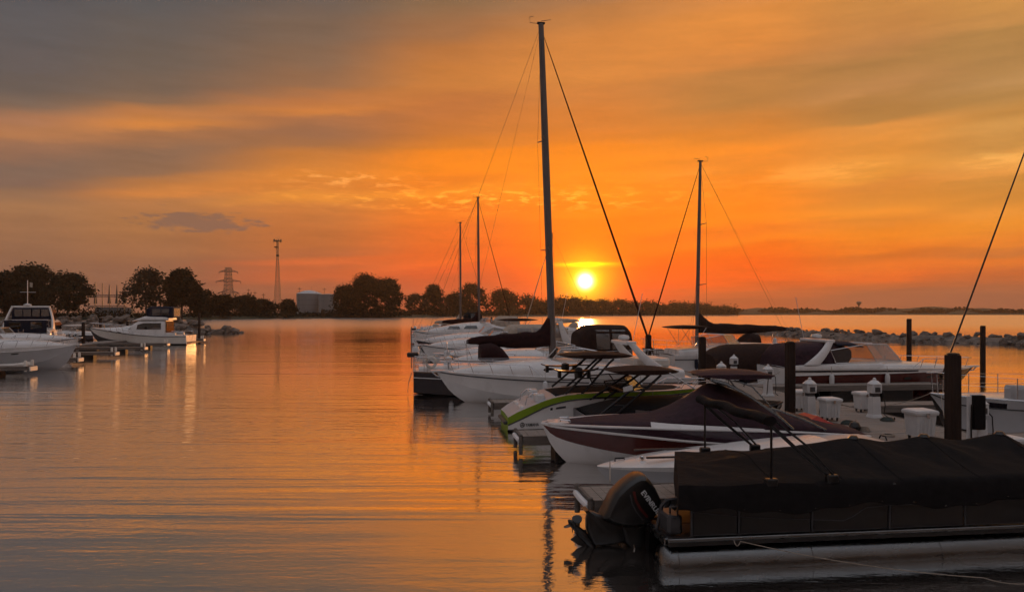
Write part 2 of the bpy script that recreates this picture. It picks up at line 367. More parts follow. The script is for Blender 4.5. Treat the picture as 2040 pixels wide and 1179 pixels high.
class Arch:
    """superellipse vault: rows (x, half width, z0, z1, exponent)"""
    def __init__(s, rows, n=14, m=18): s.rows, s.n, s.m = rows, n, m
    def sec(s, x):
        w, z0, z1, p = (spl(s.rows, k, x) for k in range(1, 5)); o = []
        for k in range(s.n+1):
            a = math.pi*k/s.n; c, d = math.cos(a), math.sin(a)
            o.append((x, w*math.copysign(abs(c)**(2/p), c), z0+(z1-z0)*abs(d)**(2/p)))
        return o
    def build(s, name, material, root, cap=True, y0=0):
        x0, x1 = s.rows[0][0], s.rows[-1][0]
        xs = sorted(set([x0+(x1-x0)*i/s.m for i in range(s.m+1)]+[r[0] for r in s.rows]))
        mb = MB().grid([s.sec(x) for x in xs], False, cap, cap)
        if y0: mb.v = [(a, b+y0, c) for a, b, c in mb.v]
        return mb.obj(name, material, root, 42)
    def y_at(s, x, z):
        w, z0, z1, p = (spl(s.rows, k, x) for k in range(1, 5))
        q = min(1, max(0, (z-z0)/max(1e-4, z1-z0))); return w*max(0, 1-q**p)**(1/p)
    def patch(s, name, material, root, x0, x1, za, zb, sides=(1, -1), off=.012, sl0=0, sl1=0):
        """side window between heights za, zb (numbers or functions of x); sl0, sl1 slant its ends"""
        r = []
        for sg in sides:
            secs = []
            for i in range(9):
                col = []
                for k in range(4):
                    q = k/3; x = (x0+sl0*q)+((x1+sl1*q)-(x0+sl0*q))*i/8
                    a = za(x) if callable(za) else za; b = zb(x) if callable(zb) else zb
                    z = a+(b-a)*q; col.append((x, sg*(s.y_at(x, z)+off), z))
                secs.append(col)
            r.append(MB().grid(secs).obj(name, material, root, 40))
        return r
def windshield(root, bot, top, glass=GLASS, frame=STEEL, r=.02, mid=True):
    mb = MB()
    mb.tube(bot, r).tube(top, r)
    for a, b in zip(bot, top): mb.tube([a, b], r)
    w = mb.obj('windshield', frame, root)
    for i in range(len(bot)-1):
        MB().add([bot[i], bot[i+1], top[i+1], top[i]], [(0,1,2,3)]).obj('pane', glass, w, 0)
    return w
def canopy(root, x0, x1, w, z, thick, material, name='canopy', tip=.35, m=14):
    """stretched sunshade, lens shaped from the side"""
    secs = []
    for i in range(m+1):
        q = i/m; x = x0+(x1-x0)*q
        e = (math.sin(math.pi*min(1, max(0, q))))**.55 if 0 < q < 1 else .04
        ww = w*(.55+.45*e); up = thick*e
        top = [(x, ww*(k/5-1), z+up*.55*(1-.5*(k/5-1)**2)) for k in range(11)]
        bo = [(x, ww*(k/5-1), z-up*.45*(1-.35*(k/5-1)**2)) for k in range(10, -1, -1)]
        secs.append(top+bo)
    return MB().grid(secs, True, True, True).obj(name, material, root, 50)
def text(root, s, size, origin, xdir, ydir, material, name='lettering', ext=.004, sx=1.0, shear=0):
    c = bpy.data.curves.new(name, 'FONT'); c.body = s; c.size = size; c.extrude = ext; c.shear = shear
    c.space_character = 1.02; c.offset = size*.018
    o = bpy.data.objects.new('tmp', c); COL.objects.link(o)
    dg = bpy.context.evaluated_depsgraph_get()
    me = bpy.data.meshes.new_from_object(o.evaluated_get(dg)); COL.objects.unlink(o); bpy.data.objects.remove(o)
    xd, yd = Vector(xdir).normalized(), Vector(ydir).normalized(); zd = xd.cross(yd)
    M = Matrix((xd*sx, yd, zd)).transposed().to_4x4(); M.translation = Vector(origin)
    me.transform(M); me.materials.clear(); me.materials.append(material); me.name = name
    return link(name, me, root)

# ------------------------------------------------------------------ frames of reference
SL = .13; NRM = math.hypot(1, SL)
U = Vector((-SL, 1, 0))/NRM; V = Vector((1, SL, 0))/NRM      # along and across the main dock
O = Vector((11.16, 0, 0))                                     # left edge of the main dock
def pt(u, v, z=0): return O+U*u+V*v+Vector((0, 0, z))
YAW = math.atan2(V.y, V.x)                                    # bow to the right
def gp(px, py, z=0):
    d = (CAMZ-z)*F/(py-HZ); return Vector(((px-1020)/F*d, d, z))
def at(px, d, z=0): return Vector(((px-1020)/F*d, d, z))
DZ = .5                                                       # dock deck height

# ------------------------------------------------------------------ water
def water():
    m = bpy.data.materials.new('lake_water'); m.use_nodes = True; t = m.node_tree; t.nodes.clear(); L = t.links.new
    o = t.nodes.new('ShaderNodeOutputMaterial'); mx = t.nodes.new('ShaderNodeMixShader'); L(mx.outputs[0], o.inputs[0])
    df = t.nodes.new('ShaderNodeBsdfDiffuse'); df.inputs[0].default_value = (.055,.047,.042, 1)
    gl = t.nodes.new('ShaderNodeBsdfGlossy'); gl.inputs['Roughness'].default_value = .035; gl.inputs[0].default_value = (1,.99,.98,1)
    geo = t.nodes.new('ShaderNodeNewGeometry')
    def nz(sx, sy, detail=3, rough=.5, dist=0., off=0., rot=0.):
        mp = t.nodes.new('ShaderNodeMapping'); L(geo.outputs['Position'], mp.inputs[0])
        mp.inputs['Scale'].default_value = (sx, sy, 0); mp.inputs['Location'].default_value = (off, off, off); mp.inputs['Rotation'].default_value = (0, 0, rot)
        n = t.nodes.new('ShaderNodeTexNoise'); n.inputs['Scale'].default_value = 1; n.inputs['Detail'].default_value = detail
        n.inputs['Roughness'].default_value = rough; n.inputs['Distortion'].default_value = dist
        L(mp.outputs[0], n.inputs['Vector']); return X(t, n.outputs['Fac'])
    wind = nz(.035, .06, 2, .5, .4, 5).step(.36, .66)            # calmer and breezier patches
    wind2 = nz(.02, .16, 3, .5, .8, 17).step(.40, .62)
    swell = nz(.10, 1.5, 2, .5, .3, 3, .05)                     # long-crested wake ripples
    chop = nz(.55, 2.6, 3, .55, .4, 9, -.08)
    fine = nz(4.0, 9.0, 3, .6, .5, 2, .3)
    sp = t.nodes.new('ShaderNodeSeparateXYZ'); L(geo.outputs['Position'], sp.inputs[0])
    far = X(t, sp.outputs[1]).step(45, 230); calm = 1-far*.85     # open bay: countless tiny ripples, no longer waves one by one
    L((far*.20+.03).s, gl.inputs['Roughness'])
    h = (swell*(wind2*.026+.008)+chop*(wind*.013+.006)+fine*(wind*.0046+.0028))*calm
    b = t.nodes.new('ShaderNodeBump'); b.inputs['Strength'].default_value = 1; b.inputs['Distance'].default_value = 1
    L(h.s, b.inputs['Height']); L(b.outputs[0], gl.inputs['Normal'])
    fr = t.nodes.new('ShaderNodeFresnel'); fr.inputs[0].default_value = 1.34; L(b.outputs[0], fr.inputs['Normal'])
    k = X(t, fr.outputs[0])._m('POWER', .18)                     # murky, filmed harbour water mirrors strongly at low angles
    L(k.clamp().s, mx.inputs[0]); L(df.outputs[0], mx.inputs[1]); L(gl.outputs[0], mx.inputs[2])
    ys = [-30, 0, 20, 60, 140, 300, 700, 1400, 2250]; xs = [-1750, -700, -250, -80, -20, 20, 80, 250, 700, 1750]
    mb = MB(); mb.grid([[(x, y, 0) for x in xs] for y in ys])
    tag(mb.obj('water', m, None, 0), kind='structure')
water()
# quay under the camera, out of view; added to darken reflections and block low sky
q = MB(); q.box(-70, 70, -28, 3.2, -1, 1.95); tag(q.obj('quay', mat('quay_concrete', (.16,.15,.14), .9, noise=(.8,.25), bump=(3,.02)), None, 0), kind='structure')

# ------------------------------------------------------------------ far land
def land():
    fr = [(-700,640),(0,638.2),(200,637.4),(410,636.4),(560,634.2),(660,633.3),(800,633),(900,630.6),(1000,630.2),(1130,629.2),(1300,628.2),(1500,627.5),(1800,627.2),(2300,627.2)]
    P = []
    for i in range(len(fr)-1):
        for k in range(12):
            q = k/12; px = fr[i][0]+(fr[i+1][0]-fr[i][0])*q; py = fr[i][1]+(fr[i+1][1]-fr[i][1])*q
            g = gp(px, py); P.append(Vector((g.x+random.uniform(-1,1), g.y+random.uniform(-4,4), 0)))
    rows = []
    for dist, z in ((0,-.3),(2,.5),(7,1.3),(30,1.6),(120,2.2),(500,3)):
        rows.append([(p.x*(1+dist/p.y), p.y+dist, z+random.uniform(-.15,.15) if z > 0 else z) for p in P])
    tag(MB().grid(rows).obj('shore_land', LAND, None, 60), kind='structure')
    # low hills beyond, right
    secs = []
    for i in range(60):
        px = 1380+i*16; d = 1180+40*math.sin(i*.7)
        hgt = 9+3*math.sin(i*.23+1)+1.5*math.sin(i*.9)
        hgt *= min(1, (i+2)/10)
        x = (px-1020)/F*d
        secs.append([(x*(1+k/d), d+k, z*hgt) for k, z in ((-60,0),(-20,.5),(10,.86),(60,1),(160,.9),(400,.3))])
    tag(MB().grid(secs).obj('low_hills', LAND, None, 60), kind='structure')
land()

# ------------------------------------------------------------------ trees
def leafcloud(mb, blobs, n, size, rng):
    tot = sum(b[3]*b[3] for b in blobs)
    for cx, cy, cz, r in blobs:
        for _ in range(int(n*r*r/tot)):
            a, zz = rng.uniform(0, 6.283), rng.uniform(-.75, 1); q = math.sqrt(max(0, 1-zz*zz)); rr = r*(rng.uniform(.5, 1.1) if rng.random() < .86 else rng.uniform(1.1, 1.45))
            c = Vector((cx+rr*q*math.cos(a), cy+rr*q*math.sin(a), cz+rr*zz*.9))
            d1 = Vector((rng.uniform(-1,1), rng.uniform(-1,1), rng.uniform(-.7,.7))).normalized()
            d2 = d1.cross(Vector((rng.uniform(-1,1), rng.uniform(-1,1), rng.uniform(-1,1)))).normalized()
            s = size*rng.uniform(.5, 1.2)*(1.7 if rr < r*.7 else 1)
            mb.add([c-d1*s, c+d2*s*.55, c+d1*s, c-d2*s*.55], [(0,1,2,3)])
def tree(px, d, h, w, label, lm, seed, n=2600, low=.16, nb=20, size=.75, bare=False, group=None, nm='shore_tree', zb=1.4, sx=1):
    rng = random.Random(seed); p = at(px, d, zb)
    root = thing(nm, label, 'tree', p, rng.uniform(0, .3), group)
    tr = MB(); top = h*.62
    tr.tube([(0,0,-1),(rng.uniform(-.2,.2),0,h*.2),(rng.uniform(-.4,.4),0,h*.42),(rng.uniform(-.6,.6),.2,top)], [h*.024,h*.018,h*.013,h*.005], 7)
    blobs = []
    for i in range(nb):
        a = i*2.4+rng.uniform(-.5,.5); zf = low+(1-low)*((i+.5)/nb)**.8
        prof = math.sin(math.pi*min(1, max(.12, (zf-low)/(1-low)*.86+.12)))**.7
        rad = w*.5*prof*rng.uniform(.3,1.0); r = w*rng.uniform(.15,.25)
        z = min(h-r*.8, h*zf)
        b = (rad*math.cos(a)*sx, rad*math.sin(a)*.8, z, r); blobs.append(b)
        tr.tube([(0,0,max(.1*h, z*.55)), (b[0]*.55, b[1]*.55, z*.82), (b[0], b[1], z)], [h*.008, h*.006, h*.002], 5)
    blobs.append((0,0,h-w*.16,w*.16))
    tr.obj('trunk', BARK, root)
    c = MB(); leafcloud(c, blobs, int(n*1.9), size, rng); c.obj('crown', lm, root, 0)
    return root
D_, O_, G_ = LEAFM
tree(8, 350, 20.5, 16, 'broad dark tree at the left frame edge behind the marina', D_, 1, 3000)
tree(62, 352, 24.0, 20, 'tallest tree of the left bank, behind the flagged cruiser', O_, 2, 3800)
tree(135, 345, 20.0, 18, 'rounded tree left of the substation frames', O_, 3, 3200)
tree(292, 350, 22.5, 20, 'airy pale tree right of the substation frames', G_, 4, 1300, nb=22)
tree(362, 346, 22.0, 19, 'darker twin-topped tree behind the sport fishing boat', D_, 5, 3400, nb=18)
tree(405, 380, 13.0, 12, 'low bush ending the left group of trees', D_, 6, 1700, low=.1)
tree(440, 390, 11.0, 15, 'low dark clump under the pylon', D_, 7, 1800, low=.08)
tree(490, 420, 11.5, 16, 'low clump between pylon and radio mast', O_, 8, 1700, low=.08)
tree(524, 430, 9.5, 14, 'small clump at the foot of the radio mast', D_, 81, 1400, low=.08)
tree(575, 440, 9.5, 10, 'small round tree left of the storage tank', D_, 9, 1400, low=.06)
tree(690, 478, 19.0, 20, 'left shoulder of the big dark willow clump', D_, 10, 2800, low=.04)
tree(728, 480, 26.0, 22, 'highest crown of the big dark willow clump', D_, 11, 3800, low=.04)
tree(772, 479, 23.5, 22, 'right crown of the big dark willow clump', D_, 12, 3600, low=.04)
tree(826, 560, 16, 18, 'thin bare-topped tree right of the willow clump', G_, 13, 900, low=.08, nb=18)
tree(864, 580, 23.5, 18, 'round-headed tree between willow clump and sailboat masts', D_, 14, 2800, low=.06)
tree(905, 600, 17, 20, 'low tree left of the thin mast', D_, 141, 2200, low=.06)
tree(938, 610, 25.5, 24, 'tall tree behind the two thin masts', D_, 15, 3200, low=.06)
tree(1002, 640, 21.5, 26, 'round tree right of the two thin masts', D_, 16, 2800, low=.06)
ORD = 'first second third fourth fifth sixth seventh eighth ninth tenth eleventh twelfth thirteenth fourteenth fifteenth last'.split()
for i in range(16):
    px = 1045+i*27; dd = 720+i*16
    tree(px+random.uniform(-6,6), dd, (14.5-i*.32+random.uniform(-1.5,3))*1.1, 29+random.uniform(-3,8), 'hazy low shore tree near the sun, '+ORD[i]+' from the left of sixteen', O_, 30+i, 900, low=.05, nb=10, size=1.0, group='hazy low trees below the sun')
# scrub and far woods that read as one mass
def scrub(name, spans, label, seed, n, size):
    rng = random.Random(seed); mb = MB()
    for px0, px1, d0, d1, h in spans:
        L_ = (px1-px0)/F*d0
        for _ in range(int(n*L_/100)):
            px = rng.uniform(px0, px1); d = rng.uniform(d0, d1); p = at(px, d)
            hh = h*rng.uniform(.2, 1)*(.75+.35*math.sin(px*.06)*math.sin(px*.023+1))
            c = Vector((p.x, p.y, 1.2+hh*rng.uniform(.1, 1)))
            d1_ = Vector((rng.uniform(-1,1), rng.uniform(-1,1), rng.uniform(-.8,.8))).normalized(); d2_ = d1_.cross(Vector((.3,.7,rng.uniform(-1,1)))).normalized()
            s = size*rng.uniform(.6, 1.4)*(d/450)
            mb.add([c-d1_*s, c+d2_*s*.6, c+d1_*s, c-d2_*s*.6], [(0,1,2,3)])
    tag(mb.obj(name, D_, None, 0), label, 'bushes', kind='stuff')
scrub('shore_scrub', [(-60,420,345,362,5.5),(400,620,400,450,5.5),(560,680,446,470,3.2),(640,820,470,490,7),(790,1040,560,640,10),(1030,1470,680,950,9)], 'dark low scrub along the far shoreline', 3, 3000, .7)
scrub('far_wood', [(1400,2120,1130,1180,11)], 'flat dark band of distant woods along the right horizon', 5, 1300, 1.0)

# ------------------------------------------------------------------ pylon, mast, tank, substation, poles
def lattice(mb, x0, y0, z0, z1, w0, w1, n, r):
    for i in range(n):
        a, b = i/n, (i+1)/n; za, zb = z0+(z1-z0)*a, z0+(z1-z0)*b; wa, wb = w0+(w1-w0)*a, w0+(w1-w0)*b
        ca = [(x0+sx*wa, y0+sy*wa, za) for sx, sy in ((-1,-1),(1,-1),(1,1),(-1,1))]; cb = [(x0+sx*wb, y0+sy*wb, zb) for sx, sy in ((-1,-1),(1,-1),(1,1),(-1,1))]
        for k in range(4):
            mb.tube([ca[k], cb[k]], r, 4); mb.tube([ca[k], cb[(k+1) % 4]], r*.6, 4); mb.tube([ca[(k+1) % 4], cb[k]], r*.6, 4); mb.tube([cb[k], cb[(k+1) % 4]], r*.6, 4)
def towers():
    p = at(455, 640, 2); r = thing('transmission_pylon', 'steel lattice pylon with three crossarm levels', 'pylon', p)
    mb = MB(); lattice(mb, 0, 0, 0, 22, 6.0, 2.8, 4, .26); lattice(mb, 0, 0, 22, 40, 2.8, 2.0, 6, .22); mb.obj('tower_frame', LATT, r, 0)
    for z, w in ((18.6, 8.6), (28.2, 10.6), (36.5, 8.0)):
        a = MB()
        for y in (-1.4, 1.4):
            a.tube([(-w,0,z),(0,y,z),(w,0,z)], .2, 4).tube([(-w,0,z),(0,y,z+2.4),(w,0,z)], .15, 4)
            for q in (-.7,-.45,.45,.7): a.tube([(q*w,y*.4,z),(q*w*.8,y*.5,z+1.1)], .16, 4)
        a.obj('crossarm', LATT, r, 0)
        for sx in (-1, 1): MB().tube([(sx*w,0,z),(sx*w,0,z-1.8)], .22, 5).obj('insulator', GREYP, r)
    p = at(553, 600, 2); r = thing('radio_mast', 'tall slender lattice radio mast with antennas at its top', 'radio mast', p)
    mb = MB(); lattice(mb, 0, 0, 0, 46, 2.6, .7, 12, .13); lattice(mb, 0, 0, 46, 59, .7, .6, 4, .14); mb.obj('tower_frame', LATT, r, 0)
    a = MB(); a.lathe([(.3,0),(3.4,.2),(3.4,.7),(.3,1)], (0,0,58.6), 8)
    for k in range(6):
        an = k*1.047; a.box(3*math.cos(an)-.3, 3*math.cos(an)+.3, 3*math.sin(an)-.3, 3*math.sin(an)+.3, 58.2, 60.6)
    a.obj('antenna_ring', GREYP, r); MB().lathe([(.2,0),(1.2,.3),(1.3,1.4),(.2,1.8)], (0,0,46.5), 8).obj('dish_drum', BLKM, r)
    MB().lathe([(.2,0),(1.6,.2),(1.6,1.0),(.2,1.2)], (-1.2,0,53.5), 8).obj('dish_drum', BLKM, r)
    mb = MB()
    for x in (-1.2, .2, 1.6): mb.tube([(x,0,59.5),(x,0,63+x*.3)], .1, 4)
    mb.obj('whip_antenna', LATT, r)
    p = at(616, 520, 1.5); r = thing('storage_tank', 'pale domed storage tank beside the willow clump', 'storage tank', p)
    MB().lathe([(8.6,-1),(8.6,14.5),(8.75,14.6),(8.75,15.0)], n=36).obj('shell', TANKM, r)
    MB().lathe([(8.7,15.0),(7.6,15.6),(5.5,16.5),(3,17.2),(.6,17.5)], n=36).obj('dome', WHP, r)
    mb = MB()
    for k in range(9): mb.tube([(8.7*math.cos(k*.7),8.7*math.sin(k*.7),15),(8.7*math.cos(k*.7),8.7*math.sin(k*.7),16)], .06, 4)
    MB().tube([(-5.2,-6.95,0),(-5.2,-6.95,15.2)], .12, 4).obj('ladder', LATT, r)
    for z in (3.6,7.2,10.8): MB().lathe([(8.62,-.05),(8.66,-.04),(8.66,.04),(8.62,.05)], (0,0,z), 36).obj('shell_seam', LATT, r)
    mb.tube([(8.7*math.cos(k*.2618),8.7*math.sin(k*.2618),16) for k in range(25)], .06, 4); mb.obj('guard_rail', LATT, r); MB().tube([(1.5,0,17),(1.5,0,20)], .1).obj('vent_pipe', LATT, r)
    p = at(655, 512, 1.5); r = thing('flat_tank', 'lower flat-topped tank half hidden by the willow clump', 'storage tank', p)
    MB().lathe([(7.0,-1),(7.0,13.6),(7.15,13.8),(7.15,14.3),(1,14.9)], n=32).obj('shell', TANKM, r)
    # substation
    p = at(212, 372, 2); r = thing('substation', 'steel substation gantries seen between two trees', 'substation', p)
    for x in (-9,-5.6,-2,1.6,5.5,9):
        MB().tube([(x,0,-1),(x,0,14.5+2.2*math.sin(x*2))], .22, 5).obj('post', LATT, r)
    for z in (9.4, 4.0):
        mb = MB(); mb.tube([(-9.6,0,z),(9.6,0,z)], .16, 4).tube([(-9.6,0,z+.9),(9.6,0,z+.9)], .16, 4)
        for k in range(22): mb.tube([(-9.6+k*.88,0,z+(k % 2)*.9),(-9.6+(k+1)*.88,0,z+((k+1) % 2)*.9)], .09, 4)
        mb.obj('gantry_beam', LATT, r)
    mb = MB(); mb.box(-9,9,6,9,-2,4.0).obj('control_house', TANKM, r)
    for x in (-7.2,-.2,3.6,7.4): MB().lathe([(.9,0),(.5,4),(.12,9.5)], (x,3,6), 4).obj('lightning_spire', LATT, r)
    k = 0
    for px, py in ((495,575),(508,580),(525,584),(597,572),(646,573),(885,596),(893,600)):
        d = 560; r = thing('utility_pole', ['slender utility pole left of the radio mast, leftmost','slender utility pole left of the radio mast, second from left','short utility pole nearest the radio mast','utility pole behind the domed tank','utility pole behind the flat-topped tank','utility pole beside the round-headed tree, left of two','utility pole beside the round-headed tree, right of two'][k], 'utility pole', at(px, d, 2), 0, 'distant utility poles'); k += 1
        h = CAMZ+(HZ-py)/F*d-2
        MB().tube([(0,0,-1),(0,0,h)], [.22,.14], 5).obj('pole', BARK, r); MB().box(-1.4,1.4,-.08,.08,h-1.4,h-1.1).obj('crossarm', BARK, r)
    p = at(1711, 1360, 3); r = thing('water_tower', 'tiny water tower on the right horizon', 'water tower', p)
    MB().lathe([(1.2,0),(1.0,12),(2.2,14.5),(4.4,17),(4.6,19),(2.8,20.6),(.2,21)], n=16).obj('tank_and_stem', LATT, r)
towers()

# ------------------------------------------------------------------ rubble breakwaters
ROCKS = []
def rock_meshes():
    rng = random.Random(4)
    for i in range(7):
        bm = bmesh.new(); bmesh.ops.create_icosphere(bm, subdivisions=2 if i % 2 else 1, radius=.5)
        sc = Vector((rng.uniform(.9,1.5), rng.uniform(.8,1.1), rng.uniform(.55,.85)))
        cuts = [(Vector((rng.uniform(-1,1),rng.uniform(-1,1),rng.uniform(-1,1))).normalized(), rng.uniform(.20,.38)) for _ in range(8)]
        for v in bm.verts:
            for n, dd in cuts:
                q = v.co.dot(n)
                if q > dd: v.co -= n*(q-dd)
            v.co = Vector((v.co.x*sc.x, v.co.y*sc.y, v.co.z*sc.z))*(1+rng.uniform(-.05,.05))
        me = bpy.data.meshes.new('rock'); bm.to_mesh(me); bm.free(); me.materials.append(ROCK); ROCKS.append(me)
rock_meshes()
def breakwater(name, label, line, top, half, n, size, seed, tip=False, side=1):
    rng = random.Random(seed); root = thing(name, label, 'breakwater', line[0])
    P = [Vector(p) for p in line]; inv = P[0]; seg = [(P[i+1]-P[i]).length for i in range(len(P)-1)]; tot = sum(seg)
    def along(q):
        s = q*tot
        for i, l in enumerate(seg):
            if s <= l or i == len(seg)-1: break
            s -= l
        d = (P[i+1]-P[i]).normalized(); return P[i]+d*s, Vector((-d.y, d.x, 0)), i
    secs = []
    for i in range(41):
        c, nrm, _ = along(i/40); c = c-inv; hh = top*(.66+.08*math.sin(i*1.3)); e = min(1, (40-i)/5+.12) if tip else 1
        secs.append([tuple(c+nrm*half*k*e+Vector((0,0,z*hh*e))) for k, z in ((-1.25,-.5),(-.9,.35),(-.4,.92),(.4,.92),(.9,.35),(1.25,-.5))])
    MB().grid(secs, False, True, True).obj('core', ROCK, root, 0)
    for i in range(n):
        q = rng.random(); c, nrm, _ = along(q); k = rng.uniform(-1.15, 1.0) if rng.random() < .75 else rng.uniform(-1.2,-.3)
        k *= side
        e = min(1, (1-q)*8+.15) if tip else 1
        z = top*(1-max(0, abs(k)-.25)*.95)*e*rng.uniform(.78,1.02)-.2
        o = link('rock', ROCKS[i % 7], root); p = c-inv+nrm*half*k*e
        o.location = (p.x, p.y, max(-.15, z)); s = size*(rng.uniform(.45,.9) if rng.random() < .6 else rng.uniform(.9,1.6)); o.scale = (s, s, s*rng.uniform(.7,1))
        o.rotation_euler = (rng.uniform(-.4,.4), rng.uniform(-.4,.4), rng.uniform(0,6.28))
    return root
breakwater('breakwater', 'long rubble stone breakwater behind the cruisers on the right', [at(2250,70),at(2040,84.5),at(1800,93),at(1600,112),at(1430,150)], 1.25, 2.2, 300, 1.15, 8, False, -1)
breakwater('breakwater', 'rubble stone breakwater tapering to a point off the left marina', [at(-150,170),at(60,165),at(250,140),at(380,124),at(484,126)], 2.7, 2.9, 300, 1.7, 9, True)

# ------------------------------------------------------------------ docks
def plank_mesh(length, w, th):
    mb = MB().bevbox(0, length, -w/2, w/2, -th, 0, .006)
    me = bpy.data.meshes.new('plank'); me.from_pydata(mb.v, [], mb.f); me.materials.append(PLANK); return me
def main_dock():
    u0, u1, W = 9.0, 118, 3.05
    root = thing('main_dock', 'wide weathered plank dock carrying white pedestals and boxes', 'dock', pt(u0, 0), YAW)
    me = plank_mesh(W, .186, .04); rng = random.Random(2); u = u0; n = 0
    far = MB()
    while u < u1:
        if n < 150:
            o = link('plank', me, root); o.location = (rng.uniform(-.008,.008), u-u0, DZ+rng.uniform(-.004,.004)); o.rotation_euler = (0,0,rng.uniform(-.002,.002))
        else: far.box(0, W, u-u0-.093, u-u0+.093, DZ-.04, DZ+rng.uniform(-.004,.004))
        u += .195; n += 1
    tag(far.obj('far_planks', PLANK, root, 0), kind='stuff')
    for x0, x1 in ((-.06,-.005),(W+.005,W+.06)): MB().box(x0, x1, 0, u1-u0, .16, DZ+.012).obj('fascia', FASCIA, root)
    k = 0
    while k*6 < u1-u0-5:
        MB().bevbox(.12, W-.12, k*6+.2, k*6+5.2, -.25, .16, .05).obj('float', FLOAT, root); k += 1
    for i in range(40):
        MB().tube([(.25, 1+i*2.7, DZ+.01),(.25,1.06+i*2.7,DZ+.09),(.25,1.24+i*2.7,DZ+.09),(.25,1.3+i*2.7,DZ+.01)], .018, 5).obj('cleat', BLKM, root)
main_dock()
def finger(u, v0, v1, label, w=1.0, z=DZ, group='finger piers of the main dock', P=None, rz=None, flip=None):
    L_ = v1-v0
    root = thing('finger_pier', label, 'finger pier', P if P is not None else pt(u, v0), YAW if rz is None else rz, group)
    mb = MB(); n = int(L_/.16)
    for i in range(n): mb.box(i*L_/n+.004, (i+1)*L_/n-.004, -w/2, w/2, z-.04, z+random.uniform(-.003,.003))
    tag(mb.obj('decking', PLANK, root, 0), kind='stuff')
    for y0, y1 in ((-w/2-.05,-w/2-.003),(w/2+.003,w/2+.05)): MB().box(.0, L_, y0, y1, z-.22, z+.01).obj('fascia', FASCIA, root)
    for x0, x1 in ((-.06,-.002),(L_+.002,L_+.06)): MB().box(x0, x1, -w/2, w/2, z-.2, z+.012).obj('end_board', FASCIA, root)
    k = 0
    while k*2.4+2.4 < L_:
        MB().bevbox(k*2.4+.85, k*2.4+2.3, -w/2+.14, w/2-.14, -.2, z-.2, .04).obj('float', FLOAT, root); k += 1
    return root
for i, u in enumerate((13.9, 20.3, 27.2, 33.9, 40.6, 47.3, 54, 67.4, 80.8, 94)):
    f = finger(u, -8.15 if i < 1 else -8.4 if i < 4 else -9, -.07, ['finger pier ending just left of the tilted outboard motor','finger pier whose end shows under the maroon boat bow','finger pier under the lime boat and white cruiser','finger pier between the white cruiser and the tall-masted sailboat','fifth finger pier left of the dock, beyond the tall mast','sixth finger pier left of the dock, far','seventh finger pier left of the dock, far','eighth finger pier left of the dock, far','ninth finger pier left of the dock, far','last finger pier left of the dock'][i])
    if i < 3:
        MB().tube([(-.09,-.5,DZ-.1),(-.12,0,DZ-.08),(-.09,.5,DZ-.1)], .055, 8).obj('bumper', WHP, f)
        for y in (-.5,.5): MB().lathe([(.05,-.35),(.05,.14),(.03,.16)], (-.06,y,DZ-.1), 8).obj('corner_post', FASCIA, f)
for i, u in enumerate((18.2, 24.8, 31.3, 38, 44.8, 51.6)):
    finger(u, 3.12, 11.5 if u > 30 else 10, ['finger pier beside the grey sailboat hull on the right','finger pier in front of the dark cruiser, nearer of two','finger pier under the dark cruiser hull','finger pier behind the dark cruiser','finger pier beyond the covered boat right of the dock','farthest finger pier right of the dock'][i])
def pile(p, top, r=.15, label='', sq=True, group='dock piles'):
    root = thing('mooring_pile', label, 'pile', (p[0], p[1], 0), YAW+.02, group)
    mb = MB()
    prof = [(r*1.0,-1.5),(r*1.0,0),(r*.99,top*.5),(r*.98,top-.02),(r*.92,top)]
    if sq:
        mb.grid([[(q*a, q*b, z) for a, b in ((-1,-.8),(-.8,-1),(.8,-1),(1,-.8),(1,.8),(.8,1),(-.8,1),(-1,.8))] for q, z in prof], True, True, True)
    else: mb.lathe(prof, n=12)
    mb.obj('post', PILE, root)
    MB().lathe([(r*1.02,0),(r*1.02,.03),(r*.6,.05)], (0,0,top), 8).obj('cap', BLKM, root)
    if sq and label.find('water') < 0:
        MB().lathe([(r*1.35,-.06),(r*1.45,-.05),(r*1.45,.05),(r*1.35,.06)], (0,0,DZ+.02), 10).obj('pile_hoop', BLKM, root)
    return root
PL = [(15.48,2.72,'thickest square dock pile, nearest, under the furled forestay','n'),(22.2,2.70,'second square dock pile, beside the white dock boxes',''),(29.0,2.62,'third square dock pile, before the covered boat',''),(35.7,2.5,'fourth dock pile from the camera, half hidden by sailboat rigging',''),
      (42.6,2.5,'fifth dock pile from the camera, in line with the brown canvas boat',''),(49.6,2.5,'sixth dock pile from the camera, left of the brown canvas boat','')]
for u, h, lb, _ in PL: pile(pt(u, -.06), h, .122, lb)
for i, (px, d, py) in enumerate(((979,112,632),(992,114,632),(1010,110,634),(965,118,634))):
    pile(at(px, d), CAMZ-(py-HZ)/F*d, .16, ['far dock-end pile, second from left of four','far dock-end pile, third from left of four','far dock-end pile, rightmost of four','far dock-end pile, leftmost of four'][i], True, 'piles at the far dock end')
g = gp(1811, 724); pile(g, CAMZ-(636-HZ)/F*g.y, .17, 'slim pile standing alone in open water before the breakwater, left one', False, 'lone piles in open water')
g = gp(1958, 741); pile(g, CAMZ-(650-HZ)/F*g.y, .155, 'slim pile standing alone in open water at far right', False, 'lone piles in open water')

